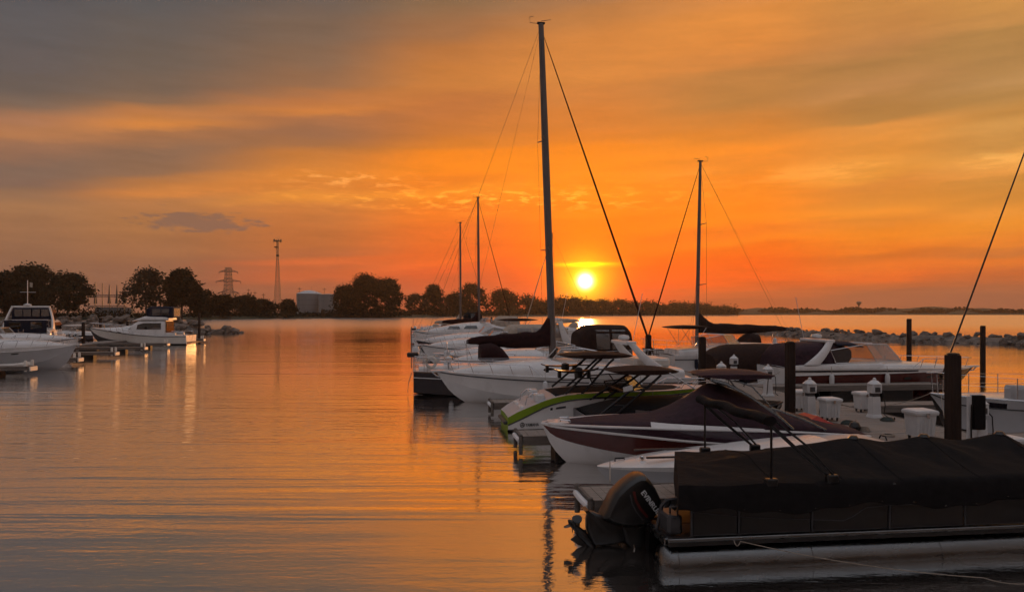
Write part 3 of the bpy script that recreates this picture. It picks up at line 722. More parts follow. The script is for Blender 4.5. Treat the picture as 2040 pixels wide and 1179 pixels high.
# ------------------------------------------------------------------ dock furniture
def pedestal_src():
    r = thing('power_pedestal', '', 'power pedestal', (0,0,0), YAW, 'white power pedestals on the dock')
    MB().lathe([(.17,0),(.165,.03),(.13,.10),(.115,.55),(.11,.62)], sq=True).obj('base', WHP, r, 20)
    MB().bevbox(-.10,.10,-.10,.10,.62,.72,.012).obj('neck', GREYP, r)
    MB().bevbox(-.15,.15,-.15,.15,.72,.97,.02).obj('head', WHP, r)
    for y, s in ((-.156,-1),(.156,1)):
        MB().bevbox(-.08,.08,min(y,y+s*.02),max(y,y+s*.02),.76,.90,.006).obj('socket_cover', GREYP, r)
    MB().lathe([(.20,.97),(.205,.99),(.10,1.08),(.05,1.10),(.05,1.14),(.02,1.17)], sq=False, n=8).obj('cap', WHP, r, 20)
    MB().tube([(.14,-.1,.80),(.22,-.14,.7),(.24,-.15,.35),(.2,-.16,.1),(.3,-.2,.03)], .014, 5).obj('cable', BLKP, r)
    return r
ped = pedestal_src()
PEDS = [((1613,22.0),'white power pedestal just right of the second pile'),((1742,21.9),'white power pedestal standing beside the dock box farthest right'),((1530,27.6),'white power pedestal in front of the dark cruiser stern'),((1437,29.2),'white power pedestal just right of the third pile, far one'),((1462,34.0),'small white power pedestal behind the far one'),((1950,17.2),'white power pedestal under the dark hose panel')]
for i, ((px, d), lb) in enumerate(PEDS):
    p = at(px, d, DZ+.006)
    if i == 0: ped.location = p; ped['label'] = lb
    else: copy_thing(ped, p, YAW, lb)
def box_src():
    r = thing('dock_box', '', 'dock box', (0,0,0), YAW, 'white dock boxes')
    mb = MB(); mb.grid([[(sx*a, sy*b, z) for sx, sy in ((-1,-1),(1,-1),(1,1),(-1,1))] for a, b, z in ((.19,.18,.1),(.22,.21,.55))], True, True, True); mb.obj('bin', WHP, r, 20)
    mb = MB(); mb.grid([[(sx*a, sy*b, z) for sx, sy in ((-1,-1),(1,-1),(1,1),(-1,1))] for a, b, z in ((.25,.235,.55),(.26,.245,.60),(.245,.23,.64),(.17,.15,.665))], True, True, True); mb.obj('lid', WHP, r, 20)
    for x in (-.13,-.045,.045,.13): MB().box(x-.01,x+.01,-.213,-.192,.14,.52).obj('rib', WHP, r, 0)
    MB().box(-.03,.03,-.262,-.244,.5,.6).obj('latch', STEEL, r, 0)
    for x in (-.15,.15):
        for y in (-.13,.13): MB().box(x-.02,x+.02,y-.02,y+.02,0,.115).obj('foot', BLKM, r, 0)
    return r
bx = box_src()
BOX = [((1653,21.3),'white dock box right of the pedestal, in front of the second pile',1.0),((1719,23.2),'white dock box left of the right-hand pedestal, farthest box',.95),((1592,23.4),'white dock box partly hidden by the second pile',1.0),((1833,18.0),'white dock box left of the nearest pile, seen over the black cover',1.15),((2008,14.6),'white dock box at the right frame edge behind the black cover',1.0)]
for i, ((px, d), lb, s) in enumerate(BOX):
    p = at(px, d, DZ+.006)
    b = bx if i == 0 else copy_thing(bx, p, YAW, lb)
    b.location = p; b['label'] = lb; b.scale = (s, s, s)
def hose_panel():
    p = at(1941, 17.0, DZ+.006); r = thing('dock_cabinet', 'dark panel on a white post right of the nearest pile', 'cabinet', p, YAW-.1)
    MB().box(-.155,-.085,-.04,.04,0,1.18).obj('post', WHP, r, 0)
    MB().bevbox(-.08,.22,-.10,.02,.42,1.20,.03).obj('panel', BLKC, r); MB().bevbox(-.084,.224,.021,.06,.40,1.22,.02).obj('back_plate', WHP, r)
    MB().tube([(-.12,-.08,.1),(-.14,-.1,.5),(-.12,-.09,1.0)], .02, 6).obj('hose', BLKP, r)
hose_panel()
def dock_clutter():
    p = at(1703, 19.4, DZ+.006); r = thing('rope_heap', 'dark heap of rope and fender on the dock planks', 'rope heap', p)
    MB().lathe([(.02,0),(.13,.03),(.15,.12),(.10,.22),(.02,.26)], (0,0,0), 10).obj('fender', BLKP, r)
    mb = MB()
    for k in range(4): mb.tube([(.25+.15*math.cos(a*.5)*(1-k*.12), .15*math.sin(a*.5)*(1-k*.12), .02+.025*k) for a in range(13)], .014, 5)
    mb.obj('coil', ROPE, r)
    p = at(1770, 18.6, DZ+.006); r = thing('dock_line', 'thin mooring line coiled flat on the dock planks', 'rope', p)
    MB().tube([(.16*(1-a*.006)*math.cos(a*.45), .16*(1-a*.006)*math.sin(a*.45), .012+.0006*a) for a in range(60)], .011, 5).obj('line', ROPE, r)
dock_clutter()

# ------------------------------------------------------------------ left marina docks
LYAW = .15
ENDS = [(62,43,740,'nearest sunlit finger pier end at the left edge'),(157,51,722,'second finger pier of the left marina'),(230,58.5,708,'third finger pier of the left marina'),(288,67,696,'fourth finger pier of the left marina'),(333,75,690,'fifth finger pier of the left marina, before the sport fishing boat'),(405,87.5,683,'farthest finger pier, behind the sport fishing boat stern')]
for i, (px, d, py, lb) in enumerate(ENDS):
    e = at(px, d); dirv = Vector((math.cos(LYAW), math.sin(LYAW), 0)); L_ = 11
    f = finger(0, 0, L_, lb, 1.0, DZ, 'finger piers of the left marina', e-dirv*L_, LYAW)
    MB().lathe([(.09,-.3),(.09,.28),(.05,.34)], (L_-.12,-.4,DZ), 8).obj('end_post', CREAM, f); MB().lathe([(.09,-.3),(.09,.28),(.05,.34)], (L_-.12,.4,DZ), 8).obj('end_post', CREAM, f)
    MB().bevbox(L_-.02+.09, L_+.16,-.45,.45,DZ-.28,DZ-.02,.03).obj('end_bumper', CREAM, f)
root = thing('marina_dock', 'main walkway of the left marina beneath the flybridge cruiser', 'dock', at(-60, 40)+Vector((-8,0,0)), LYAW)
MB().box(-1,1.2,0,56,DZ-.06,DZ).obj('decking', PLANK, root, 0); MB().box(1.203,1.26,0,56,.14,DZ+.01).obj('fascia', FASCIA, root, 0)
for px, d, py, lb in ((108,66,637,'pile right of the flybridge cruiser'),(166,74,643,'pile left of the sport fishing boat bow'),(200,104,634,'thin far pile behind the sport fishing boat bow'),(397,118,625,'thin pale pile on the left breakwater'),(254,112,640,'short pile above the sport fishing boat cabin front')):
    pile(at(px, d), CAMZ-(py-HZ)/F*d, .16 if d < 100 else .2, lb, False, 'piles of the left marina')
for px, d, lb in ((139,73.55,'small white pedestal left of the left marina pile'),(152,73.8,'small white pedestal touching the left marina pile')):
    copy_thing(ped, at(px, d, DZ+.006), LYAW, lb)

# ------------------------------------------------------------------ pontoon boat in the foreground
def pontoon():
    r = thing('pontoon_boat', 'pontoon boat under a black mooring cover in the foreground', 'pontoon boat', (2.045, 11.59, 0), YAW)
    for y in (-1.0, 1.0):
        prof = [(-.10,.16),(-.06,.235),(.0,.285),(.05,.305),(.12,.31)]+[(.12+i*.62,.31) for i in range(1,10)]+[(6.2,.29),(6.7,.2),(7.1,.06)]
        secs = [[(x, y+rr*math.cos(2*math.pi*k/24), .02+(max(0,x-6)*.25)+rr*math.sin(2*math.pi*k/24)) for k in range(24)] for x, rr in prof]
        t = MB().grid(secs, True, True, True).obj('pontoon_tube', ALU, r, 60)
        for x in (.12, 2.1, 4.1): MB().tube([(x, y+.314*math.cos(a*.2618), .02+.314*math.sin(a*.2618)) for a in range(25)], .006, 4).obj('weld_seam', ALU, t)
        MB().box(.2, 6.0, y-.05, y+.05, .30, .37).obj('tube_bracket', BLKM, r, 0)
    MB().box(.0, 6.9, -1.22, 1.22, .37, .415).obj('deck', GREYP, r, 0)
    MB().bevbox(-.03, 6.93, -1.27, -1.222, .335, .40, .012).obj('deck_skirt', BLKP, r); MB().bevbox(-.03, 6.93, 1.222, 1.27, .335, .40, .012).obj('deck_skirt', BLKP, r)
    MB().bevbox(-.04, 6.94, -1.285, -1.23, .402, .45, .012).obj('deck_trim', ALU, r); MB().bevbox(-.04, 6.94, 1.23, 1.285, .402, .45, .012).obj('deck_trim', ALU, r)
    MB().bevbox(-.07, -.002, -1.2, 1.2, .34, .44, .015).obj('stern_trim', ALU, r)
    # fence panels with rails
    for y in (-1.2, 1.2):
        for x0, x1 in ((.34,1.0) if y < 0 else (1.3,1.31),(1.04,2.1) if y < 0 else (1.35,2.1),(2.14,3.3),(3.34,4.5),(4.54,5.7),(5.74,6.7)):
            MB().bevbox(x0, x1, y-.015, y+.015, .47, .93, .01).obj('fence_panel', BLKP, r)
        MB().tube([(.3 if y < 0 else 1.3,y,.95),(6.72,y,.95)], .017).obj('fence_rail', GREYP, r); MB().tube([(.3 if y < 0 else 1.3,y,.465),(6.72,y,.465)], .014).obj('fence_rail', GREYP, r)
        for x in (1.32 if y > 0 else .32,1.36 if y > 0 else 1.02,2.12,3.32,4.52,5.72,6.72): MB().tube([(x,y-.018,.45),(x,y-.018,.96)], .016).obj('fence_post', GREYP, r)
        # decorative rope line on the panel
        if y < 0: MB().tube([(.34,y-.025,.80),(1.2,y-.025,.70),(2.6,y-.025,.60),(2.75,y-.025,.66),(2.95,y-.025,.78),(3.3,y-.025,.80),(6.6,y-.025,.83)], .006, 4).obj('panel_trim', GREYP, r)
    # cover
    peaks = (3.52, 4.76, 6.13)
    def ridge(x):
        base = spl([(.25,1.20),(.9,1.24),(1.8,1.35),(2.7,1.47),(3.52,1.56),(4.1,1.485),(4.76,1.56),(5.4,1.48),(6.13,1.575),(6.6,1.30),(6.85,1.02)], 1, x)
        return base
    secs = []; rng = random.Random(3)
    xs = [.25+i*(6.6/132) for i in range(133)]
    def fold(x, q):
        s_ = 0
        for p_ in (.3, 3.52, 4.76, 6.13):
            a_ = math.atan2(q*1.25, x-p_+.001); d_ = math.hypot(q*1.25, x-p_); s_ += math.sin(a_*11+p_*3)*math.exp(-((d_-.55)/.5)**2)
        return .011*s_+.006*math.sin(x*13+q*9)*math.sin(x*3.1-q*5)
    def skew(p):
        k = max(0, 1-(p[0]-.25)/2.2); return (p[0]+k*(-.13+(p[1]+1.25)/2.5*.84), p[1], p[2])
    for x in xs:
        row = []; w = 1.27*min(1, ((x-.25)/.14)**.4*.10+.9); w = 1.27 if x > .4 else 1.24
        ze = 1.17+.012*math.sin(x*5.1); top = max(ridge(x), .98)
        lo = .80+.05*math.sin(x*2.6)+.02*math.sin(x*9)
        zz = [(lo,1.012),((lo+ze)/2,1.02),(ze-.06,1.005),(ze,.985)]
        for z, k in zz: row.append((x, -w*k, min(z, top-.01)))
        for k in range(1, 36):
            q = k/18-1; a = 1-abs(q)
            row.append((x, w*.97*q, ze+.01+(top-ze)*(a**1.15 if top > ze else a)+(.018*math.sin(x*4.2+q*3)+fold(x, q))*min(1, a*(1-a)*4)))
        for z, k in reversed(zz): row.append((x, w*k, min(z, top-.01)))
        secs.append(row)
    secs = [[skew(p) for p in s_] for s_ in secs]
    c = MB(); c.grid(secs)
    n = len(secs[0])
    c.add(secs[0]+[(p[0]-.02, p[1], .70) for p in secs[0]], [(i, i+1, n+i+1, n+i) for i in range(n-1)])
    c.obj('mooring_cover', BLKC, r, 55)
    for x in peaks+(1.6, 2.6):
        k = min(range(len(xs)), key=lambda i: abs(xs[i]-x))
        MB().tube([Vector(p)+Vector((0,0,.002)) for p in secs[k][3:-3]], .008, 4).obj('cover_seam', BLKC, r)
    k = 0
    for i in range(8, 132, 10): MB().lathe([(.001,-.004),(.012,-.003),(.012,.003),(.001,.004)], (secs[i][1][0], secs[i][0][1]-.012, secs[i][0][2]+.04), 6).obj('snap', STEEL, r)
    for x in peaks:
        MB().lathe([(.075,-.05),(.085,.0),(.05,.045),(.0,.05)], (x, 0, ridge(x)), 10).obj('vent_cap', BLKP, r)
    MB().tube([(3.3,-1.245,1.09),(3.36,-1.26,1.12),(3.42,-1.245,1.09)], .02, 5).obj('cover_strap', BLKP, r)
    # folded sunshade frame
    for y in (-1.22, 1.22):
        for dx, dz in ((0,0),(-.10,.06),(.10,.08)):
            MB().tube([(2.42+dx*.4, y, 1.22+dz*.3),(1.95+dx, y, 1.60+dz),(1.47+dx*.7, y, 2.03+dz*.5)], .017, 6).obj('bimini_bow', BLKM, r)
        MB().tube([(1.5,y,1.17),(1.5,y,2.0)], .018, 6).obj('bimini_strut', BLKM, r)
        for x, z in ((2.42,1.20),(1.5,1.17)): MB().bevbox(x-.09, x+.09, y-.05, y+.05, z-.05, z+.07, .02).obj('mount', BLKP, r)
    secs = [[(1.45+.10*math.cos(a*.628)+.02*math.sin(y*7), y, 2.07+.075*math.sin(a*.628)+.015*math.sin(y*5)) for a in range(10)] for y in [-1.3+i*.13 for i in range(21)]]
    MB().grid(secs, True, True, True).obj('bimini_boot', BLKC, r, 60)
    MB().add([(.36,-1.19,.46),(1.3,1.19,.46),(1.3,1.19,.95),(.36,-1.19,.95),(.39,-1.2,.46),(1.33,1.18,.46),(1.33,1.18,.95),(.39,-1.2,.95)], [(0,1,2,3),(7,6,5,4),(0,3,7,4),(1,5,6,2),(3,2,6,7)]).obj('stern_panel', BLKC, r, 0)
    # stern deck bits
    MB().bevbox(.02,.24,-1.1,-.62,.45,.72,.04).obj('stern_locker', GREYP, r)
    MB().tube([(-.02,-.72,.42),(.05,-.74,.78),(.12,-.75,.86),(.28,-.76,.88)], .03, 6).obj('stern_rail', GREYP, r); MB().tube([(.10,-.95,.44),(.10,-.95,.80),(.28,-.95,.82)], .02, 6).obj('stern_rail', GREYP, r)
    # tilted outboard, traced in metres about the stern centre
    def P(px, py): return ((px-1283)/127.6, CAMZ-(py-HZ)/128.7)
    y0 = -.02
    cowl = [P(*q) for q in ((1195,1026),(1206,1003),(1219,980),(1238,962),(1258,948),(1270,943),(1281,944),(1291,955),(1302,972),(1312,992),(1313,1006),(1303,1022),(1288,1036),(1268,1044),(1246,1045),(1222,1039),(1206,1033))]
    o = MB().pillow(cowl, y0, .27, ((.74,1.0),(.86,.96),(.95,.80),(1.0,.50))).obj('motor_cowl', BLKP, r, 28)
    def stripe(pts, w, material, name, yy):
        mb = MB(); a = [Vector((p[0], 0, p[1])) for p in (P(*q) for q in pts)]
        L_, R_ = [], []
        for i, p in enumerate(a):
            d = (a[min(i+1, len(a)-1)]-a[max(0, i-1)]).normalized(); nrm = Vector((-d.z, 0, d.x))*w
            L_.append(p+nrm); R_.append(p-nrm)
        for sg in (-1,):
            vs = [(p.x, yy[i], p.z) for i, p in enumerate(L_)]+[(p.x, yy[i], p.z) for i, p in enumerate(R_)]; n = len(L_)
            mb.add(vs, [(i, i+1, n+i+1, n+i) for i in range(n-1)])
        return mb.obj(name, material, o, 50)
    ys = [y0-.235, y0-.272, y0-.284, y0-.284, y0-.276, y0-.24]
    stripe(((1257,956),(1253,972),(1257,990),(1266,1006),(1279,1021),(1290,1030)), .020, REDP, 'cowl_stripe', ys)
    stripe(((1250,962),(1246,978),(1249,994),(1257,1010),(1270,1026),(1281,1036)), .012, GREYP, 'cowl_stripe', ys)
    xd = Vector((.60, 0, -.80)); yd = Vector((.80, 0, .60))
    ox, oz = P(1266, 974)
    text(o, 'EVINRUDE', .108, (ox, y0-.285, oz), xd, yd, WHP, 'lettering', .006, 1.0)
    leg = [P(*q) for q in ((1197,1024),(1225,1038),(1252,1044),(1262,1062),(1246,1078),(1226,1082),(1205,1084),(1180,1082),(1172,1066),(1166,1050),(1166,1030),(1168,1018),(1178,1016))]
    MB().pillow(leg, y0, .10, ((.72,1),(.9,.85),(1,.45))).obj('motor_leg', BLKP, r, 50)
    g0, g1 = P(1144,1046), P(1186,1092)
    dv = Vector((g1[0]-g0[0], 0, g1[1]-g0[1]))
    MB().tube([Vector((g0[0], y0, g0[1]))+dv*q for q in (0,.1,.35,.7,.9,1.0)], [.045,.055,.075,.07,.045,.01], 10).obj('gearcase', BLKP, r)
    sk = [P(*q) for q in ((1152,1058),(1135,1071),(1150,1082),(1176,1091),(1190,1092),(1176,1074))]
    MB().pillow(sk, y0, .022, ((.9,1),(1,.4))).obj('skeg', BLKP, r, 40)
    pl = [P(*q) for q in ((1160,1012),(1168,1010),(1214,1058),(1210,1064))]
    MB().grid([[(x, y0+yy, z) for x, z in pl] for yy in (-.13,-.10,.10,.13)], True, True, True).obj('cavitation_plate', BLKP, r, 30)
    # propeller: hub and three curved blades about the gearcase axis
    ax = -dv.normalized(); hub = Vector((g0[0], y0, g0[1])); e1 = Vector((0,1,0)); e2 = ax.cross(e1)
    pr = MB().tube([hub-ax*.02, hub+ax*.03, hub+ax*.10, hub+ax*.15], [.05,.055,.045,.015], 10).obj('propeller', BLKP, r)
    for k in range(3):
        a = k*2.094+.75; bl = MB(); secs = []
        for i in range(6):
            rr = .045+.135*i/5; wd = (.035,.06,.075,.078,.06,.02)[i]; sec = []
            for j in range(5):
                s = (j/4-.5)*2; th = a+s*wd/max(rr,.07)*.75
                sec.append(hub+ax*(.06+s*wd*.7-.15*(rr-.05))+(e1*math.cos(th)+e2*math.sin(th))*rr)
            secs.append(sec)
        bl.grid(secs); bl.v += [tuple(Vector(v)+ax*.008) for v in bl.v]; nb = len(bl.v)//2; bl.f += [tuple(i+nb for i in f) for f in bl.f]
        bl.obj('blade', BLKP, pr, 60)
    # bracket, tilt rams, steering and clutter
    br = [P(*q) for q in ((1288,1034),(1304,1026),(1336,1100),(1318,1118),(1290,1112),(1280,1080))]
    for yy in (-.16, .14): MB().pillow(br, y0+yy, .04, ((.9,1),(1,.6))).obj('clamp_bracket', BLKM, r, 40)
    for (a, b), w in ((((1326,986),(1284,1062)),.030),(((1340,992),(1298,1068)),.030)):
        p, q = P(*a), P(*b); MB().tube([(p[0], -.34, p[1]),(q[0], -.30, q[1])], w, 8).obj('transom_saver', BLKM, r)
    mb = MB()
    for k in range(5):
        p, q = P(1252+k*8, 1058+k*3), P(1300+k*4, 1046+k*9); mm = ((p[0]+q[0])/2, (p[1]+q[1])/2+.07-.03*k)
        mb.tube([(p[0], -.12+.05*k, p[1]),(mm[0], -.2+.06*k, mm[1]),(q[0], -.1+.06*k, q[1])], .014, 6)
    mb.obj('cable_bundle', BLKP, r)
    mid = [P(*q) for q in ((1230,1040),(1292,1034),(1310,1066),(1306,1104),(1276,1112),(1256,1094),(1240,1078))]
    MB().pillow(mid, y0, .15, ((.7,1),(.9,.8),(1,.4))).obj('swivel_bracket', BLKM, r, 40)
    MB().tube([(*P(1256,1078)[:1], -.2, P(1256,1078)[1]),(P(1260,1098)[0], -.22, P(1260,1098)[1])], .018, 6).obj('trim_anode', STEEL, r)
    pod = MB(); pod.grid([[(x, y, z) for y, z in ((-.42,.42),(.42,.42),(.34,.0),(-.34,.0))] for x in (-.02,.9)], True, True, True); pod.obj('motor_pod', BLKM, r, 0)
pontoon()
def rope_thing(name, label, pts, r=.012, sag=.0):
    P = [Vector(p) for p in pts]; out = []
    for i in range(len(P)-1):
        for k in range(8):
            q = k/8; out.append(P[i].lerp(P[i+1], q)-Vector((0,0,sag*4*q*(1-q))))
    out.append(P[-1]); o = MB().tube(out, r, 5).obj(name, ROPE, None); return tag(o, label, 'rope')
rope_thing('mooring_line', 'thin mooring line running off the pontoon side to the right', [at(1462,10.25,.46),at(1475,10.22,.455),at(1960,9.75,.12),at(2100,9.2,.3)], .007, .07)

# ------------------------------------------------------------------ maroon bowrider
def maroon():
    r = thing('wake_boat', 'maroon and white tower boat with plum covers, bow left', 'motor boat', (8.1, 17.9, 0), math.pi)
    T = [(0,1.13,-.35,.12,.93,.80),(2,1.22,-.38,.14,.93,.92),(4,1.22,-.40,.22,.90,.97),(5.5,1.03,-.36,.36,.82,.985),(6.5,.68,-.18,.50,.70,.97),(7.1,.33,.32,.66,.62,.95),(7.38,.03,.90,.92,.6,.94)]
    kn = lambda x: 1+spl([(0,.50),(2,.52),(4,.62),(5.5,.72),(7.38,.85)], 1, x)
    h = Hull(r, T, WHITE, [('topside', MAROON, 1, kn), ('upper_topside', PLUM, kn, 2)], PLUMC, camber=.04)
    h.line(r, 'rub_rail', WHITE, kn, .032, .012); h.line(r, 'gunwale', WHITE, 2, .03, .0)
    MB().bevbox(6.55,7.25,-.3,.3,.93,.985,.02).obj('bow_cap', WHITE, r)
    for sg in (1,-1):
        MB().tube([(6.95,sg*.2,1.0),(6.95,sg*.2,1.04),(6.72,sg*.28,1.04),(6.72,sg*.28,1.0)], .018, 5).obj('bow_cleat', STEEL, r)
    for o in h.patch(r, 'side_badge', MAROON, 3.35, 3.95, 1.28, 1.50, off=.012, cham=1):
        sg = 1 if o.data.vertices[0].co.y > 0 else -1
        MB().tube([(3.65+.31*math.cos(a*.3142), sg*(h.P(3.65+.31*math.cos(a*.3142),1.39+.115*math.sin(a*.3142))[0]+.012), h.P(3.65+.31*math.cos(a*.3142),1.39+.115*math.sin(a*.3142))[1]) for a in range(21)], .010, 4).obj('badge_rim', STEEL, o)
    Arch([(4.75,.95,.96,1.14,2.4),(5.4,.88,.97,1.10,2.4),(6.2,.62,.97,1.06,2.4),(6.75,.36,.96,.99,2.4)]).build('bow_cover', PLUMC, r)
    for sg in (1,-1): MB().grid([[(x, sg*(spl(T,1,x)-.02-k*.09), spl(T,5,x)+.012+k*(.12-.024*q)) for k in (0,.5,1)] for q, x in enumerate((4.95,4.6,4.0,3.2,2.4))]).obj('cockpit_coaming', WHITE, r, 60)
    c = Arch([(.02,.9,.78,.86,2.2),(.5,1.02,.84,.97,2.2),(1.1,1.08,.9,1.12,2.0),(1.8,1.08,.93,1.30,1.9),(2.4,1.06,.95,1.58,1.8),(3.0,1.04,.96,1.82,1.7),(3.35,1.03,.97,1.90,1.7),(3.7,1.03,.98,1.70,1.8),(4.2,1.02,.98,1.38,1.9),(4.75,.98,.98,1.12,2.2)])
    c.build('cockpit_cover', PLUMC, r)
    MB().add([(1.2,-.55,1.02),(.55,-.5,.96),(.55,.5,.98),(1.2,.5,1.04),(.9,-.4,1.14),(.9,.4,1.16)], [(0,1,4),(1,2,5,4),(2,3,5),(3,0,4,5)]).obj('stern_cushion', RED, r, 30)
    for sg in (1,-1):
        a = [(1.75,sg*1.13,.96),(2.1,sg*1.10,1.28),(2.7,sg*1.0,1.70),(3.2,sg*.92,1.97),(3.55,sg*.86,2.06)]
        MB().tube(a, .034, 8).obj('tower_leg', ALU, r)
        b = [(1.0,sg*1.10,.94),(1.5,sg*1.10,1.18),(2.05,sg*1.06,1.38),(2.25,sg*1.04,1.42)]
        MB().tube(b, .026, 8).obj('windscreen_frame', ALU, r)
        MB().tube([(2.0,sg*1.1,1.2),(2.6,sg*.9,1.9),(3.0,sg*.88,2.04)], .02, 6).obj('tower_brace', ALU, r)
    for x, z in ((3.5,2.05),(2.95,1.85)): MB().tube([(x,-.9,z),(x,.9,z)], .03, 8).obj('tower_crossbar', ALU, r)
    canopy(r, 1.95, 3.72, .95, 2.12, .20, PLUMC, 'tower_canopy')
    for sg in (1,-1): MB().tube([(2.2,sg*.8,2.1),(2.25,sg*.85,1.72)], .012, 5).obj('canopy_strut', BLKM, r)
    MB().lathe([(.02,0),(.09,.06),(.11,.3),(.09,.5),(.02,.56)], (5.2,-1.2,.35), 10).obj('fender', NAVYC, r)
maroon()

# ------------------------------------------------------------------ low white speedboat between pontoon and maroon boat
def white_bow():
    bow = Vector((1.72, 15.05, 0)); L_ = 6.4
    r = thing('speedboat', 'low white speedboat with long bare foredeck, bow left', 'speedboat', bow+V*L_, math.pi+YAW)
    T = [(0,1.05,-.35,.08,.93,.62),(2,1.12,-.36,.1,.93,.68),(3.6,1.06,-.36,.13,.9,.66),(4.8,.84,-.32,.2,.85,.60),(5.7,.5,-.12,.3,.75,.54),(6.15,.25,.18,.38,.68,.51),(6.4,.04,.46,.47,.6,.49)]
    h = Hull(r, T, GREYW, [('topside', GREYW, 1, lambda x: 1.72), ('upper_topside', WHITE, lambda x: 1.72, 2)], WHITE, camber=.12)
    Arch([(1.6,.9,.66,.98,2.4),(2.6,.85,.68,.92,2.2),(3.8,.6,.66,.83,2.0),(5.2,.25,.58,.68,2.0),(5.6,.1,.56,.62,2.0)]).build('foredeck_crown', WHITE, r)
    for sg in (1,-1): MB().box(3.6,5.5,sg*.42-.03,sg*.42+.03,.70,.735).obj('deck_stripe', GREYP, r, 0)
    MB().tube([(6.0,-.08,.56),(6.0,-.08,.62),(5.8,-.1,.62),(5.8,-.1,.57)], .018, 5).obj('bow_cleat', BLKM, r)
    MB().tube([(5.35,-.52,.58),(5.36,-.60,.5),(5.35,-.62,.22)], .02, 5).obj('bow_line', ROPE, r)
    MB().lathe([(.02,0),(.05,.02),(.05,.06),(.02,.08)], (5.5,.15,.63), 8).obj('bow_light', STEEL, r)
    MB().bevbox(.1,1.7,-.95,.95,.64,.86,.06).obj('sun_pad', GREYW, r)
white_bow()

# ------------------------------------------------------------------ lime jet boat and its dark covered neighbour
def tower_boat(r, legs, z0, z1, x0, x1, material, w0=1.12, w1=.85, gap=.5):
    for sg in (1, -1):
        for dx in (0, gap):
            MB().tube([(x0+dx, sg*w0, z0),(x0+dx+.15, sg*w0*.99, z0+.12),(x1+dx*.8-.15, sg*w1, z1-.12),(x1+dx*.8, sg*w1*.97, z1)], .036, 8).obj('tower_leg', material, r)
        for q in (.22,.45,.7):
            a = Vector((x0,sg*w0,z0)).lerp(Vector((x1,sg*w1,z1)), q); b = Vector((x0+gap,sg*w0,z0)).lerp(Vector((x1+gap*.8,sg*w1,z1)), q)
            MB().tube([a, b], .022, 6).obj('tower_rung', material, r)
    for q in (.55, 1): 
        x = x0+(x1-x0)*q; z = z0+(z1-z0)*q; w = w0+(w1-w0)*q
        MB().tube([(x,-w,z),(x,w,z)], .034, 8).obj('tower_crossbar', material, r)
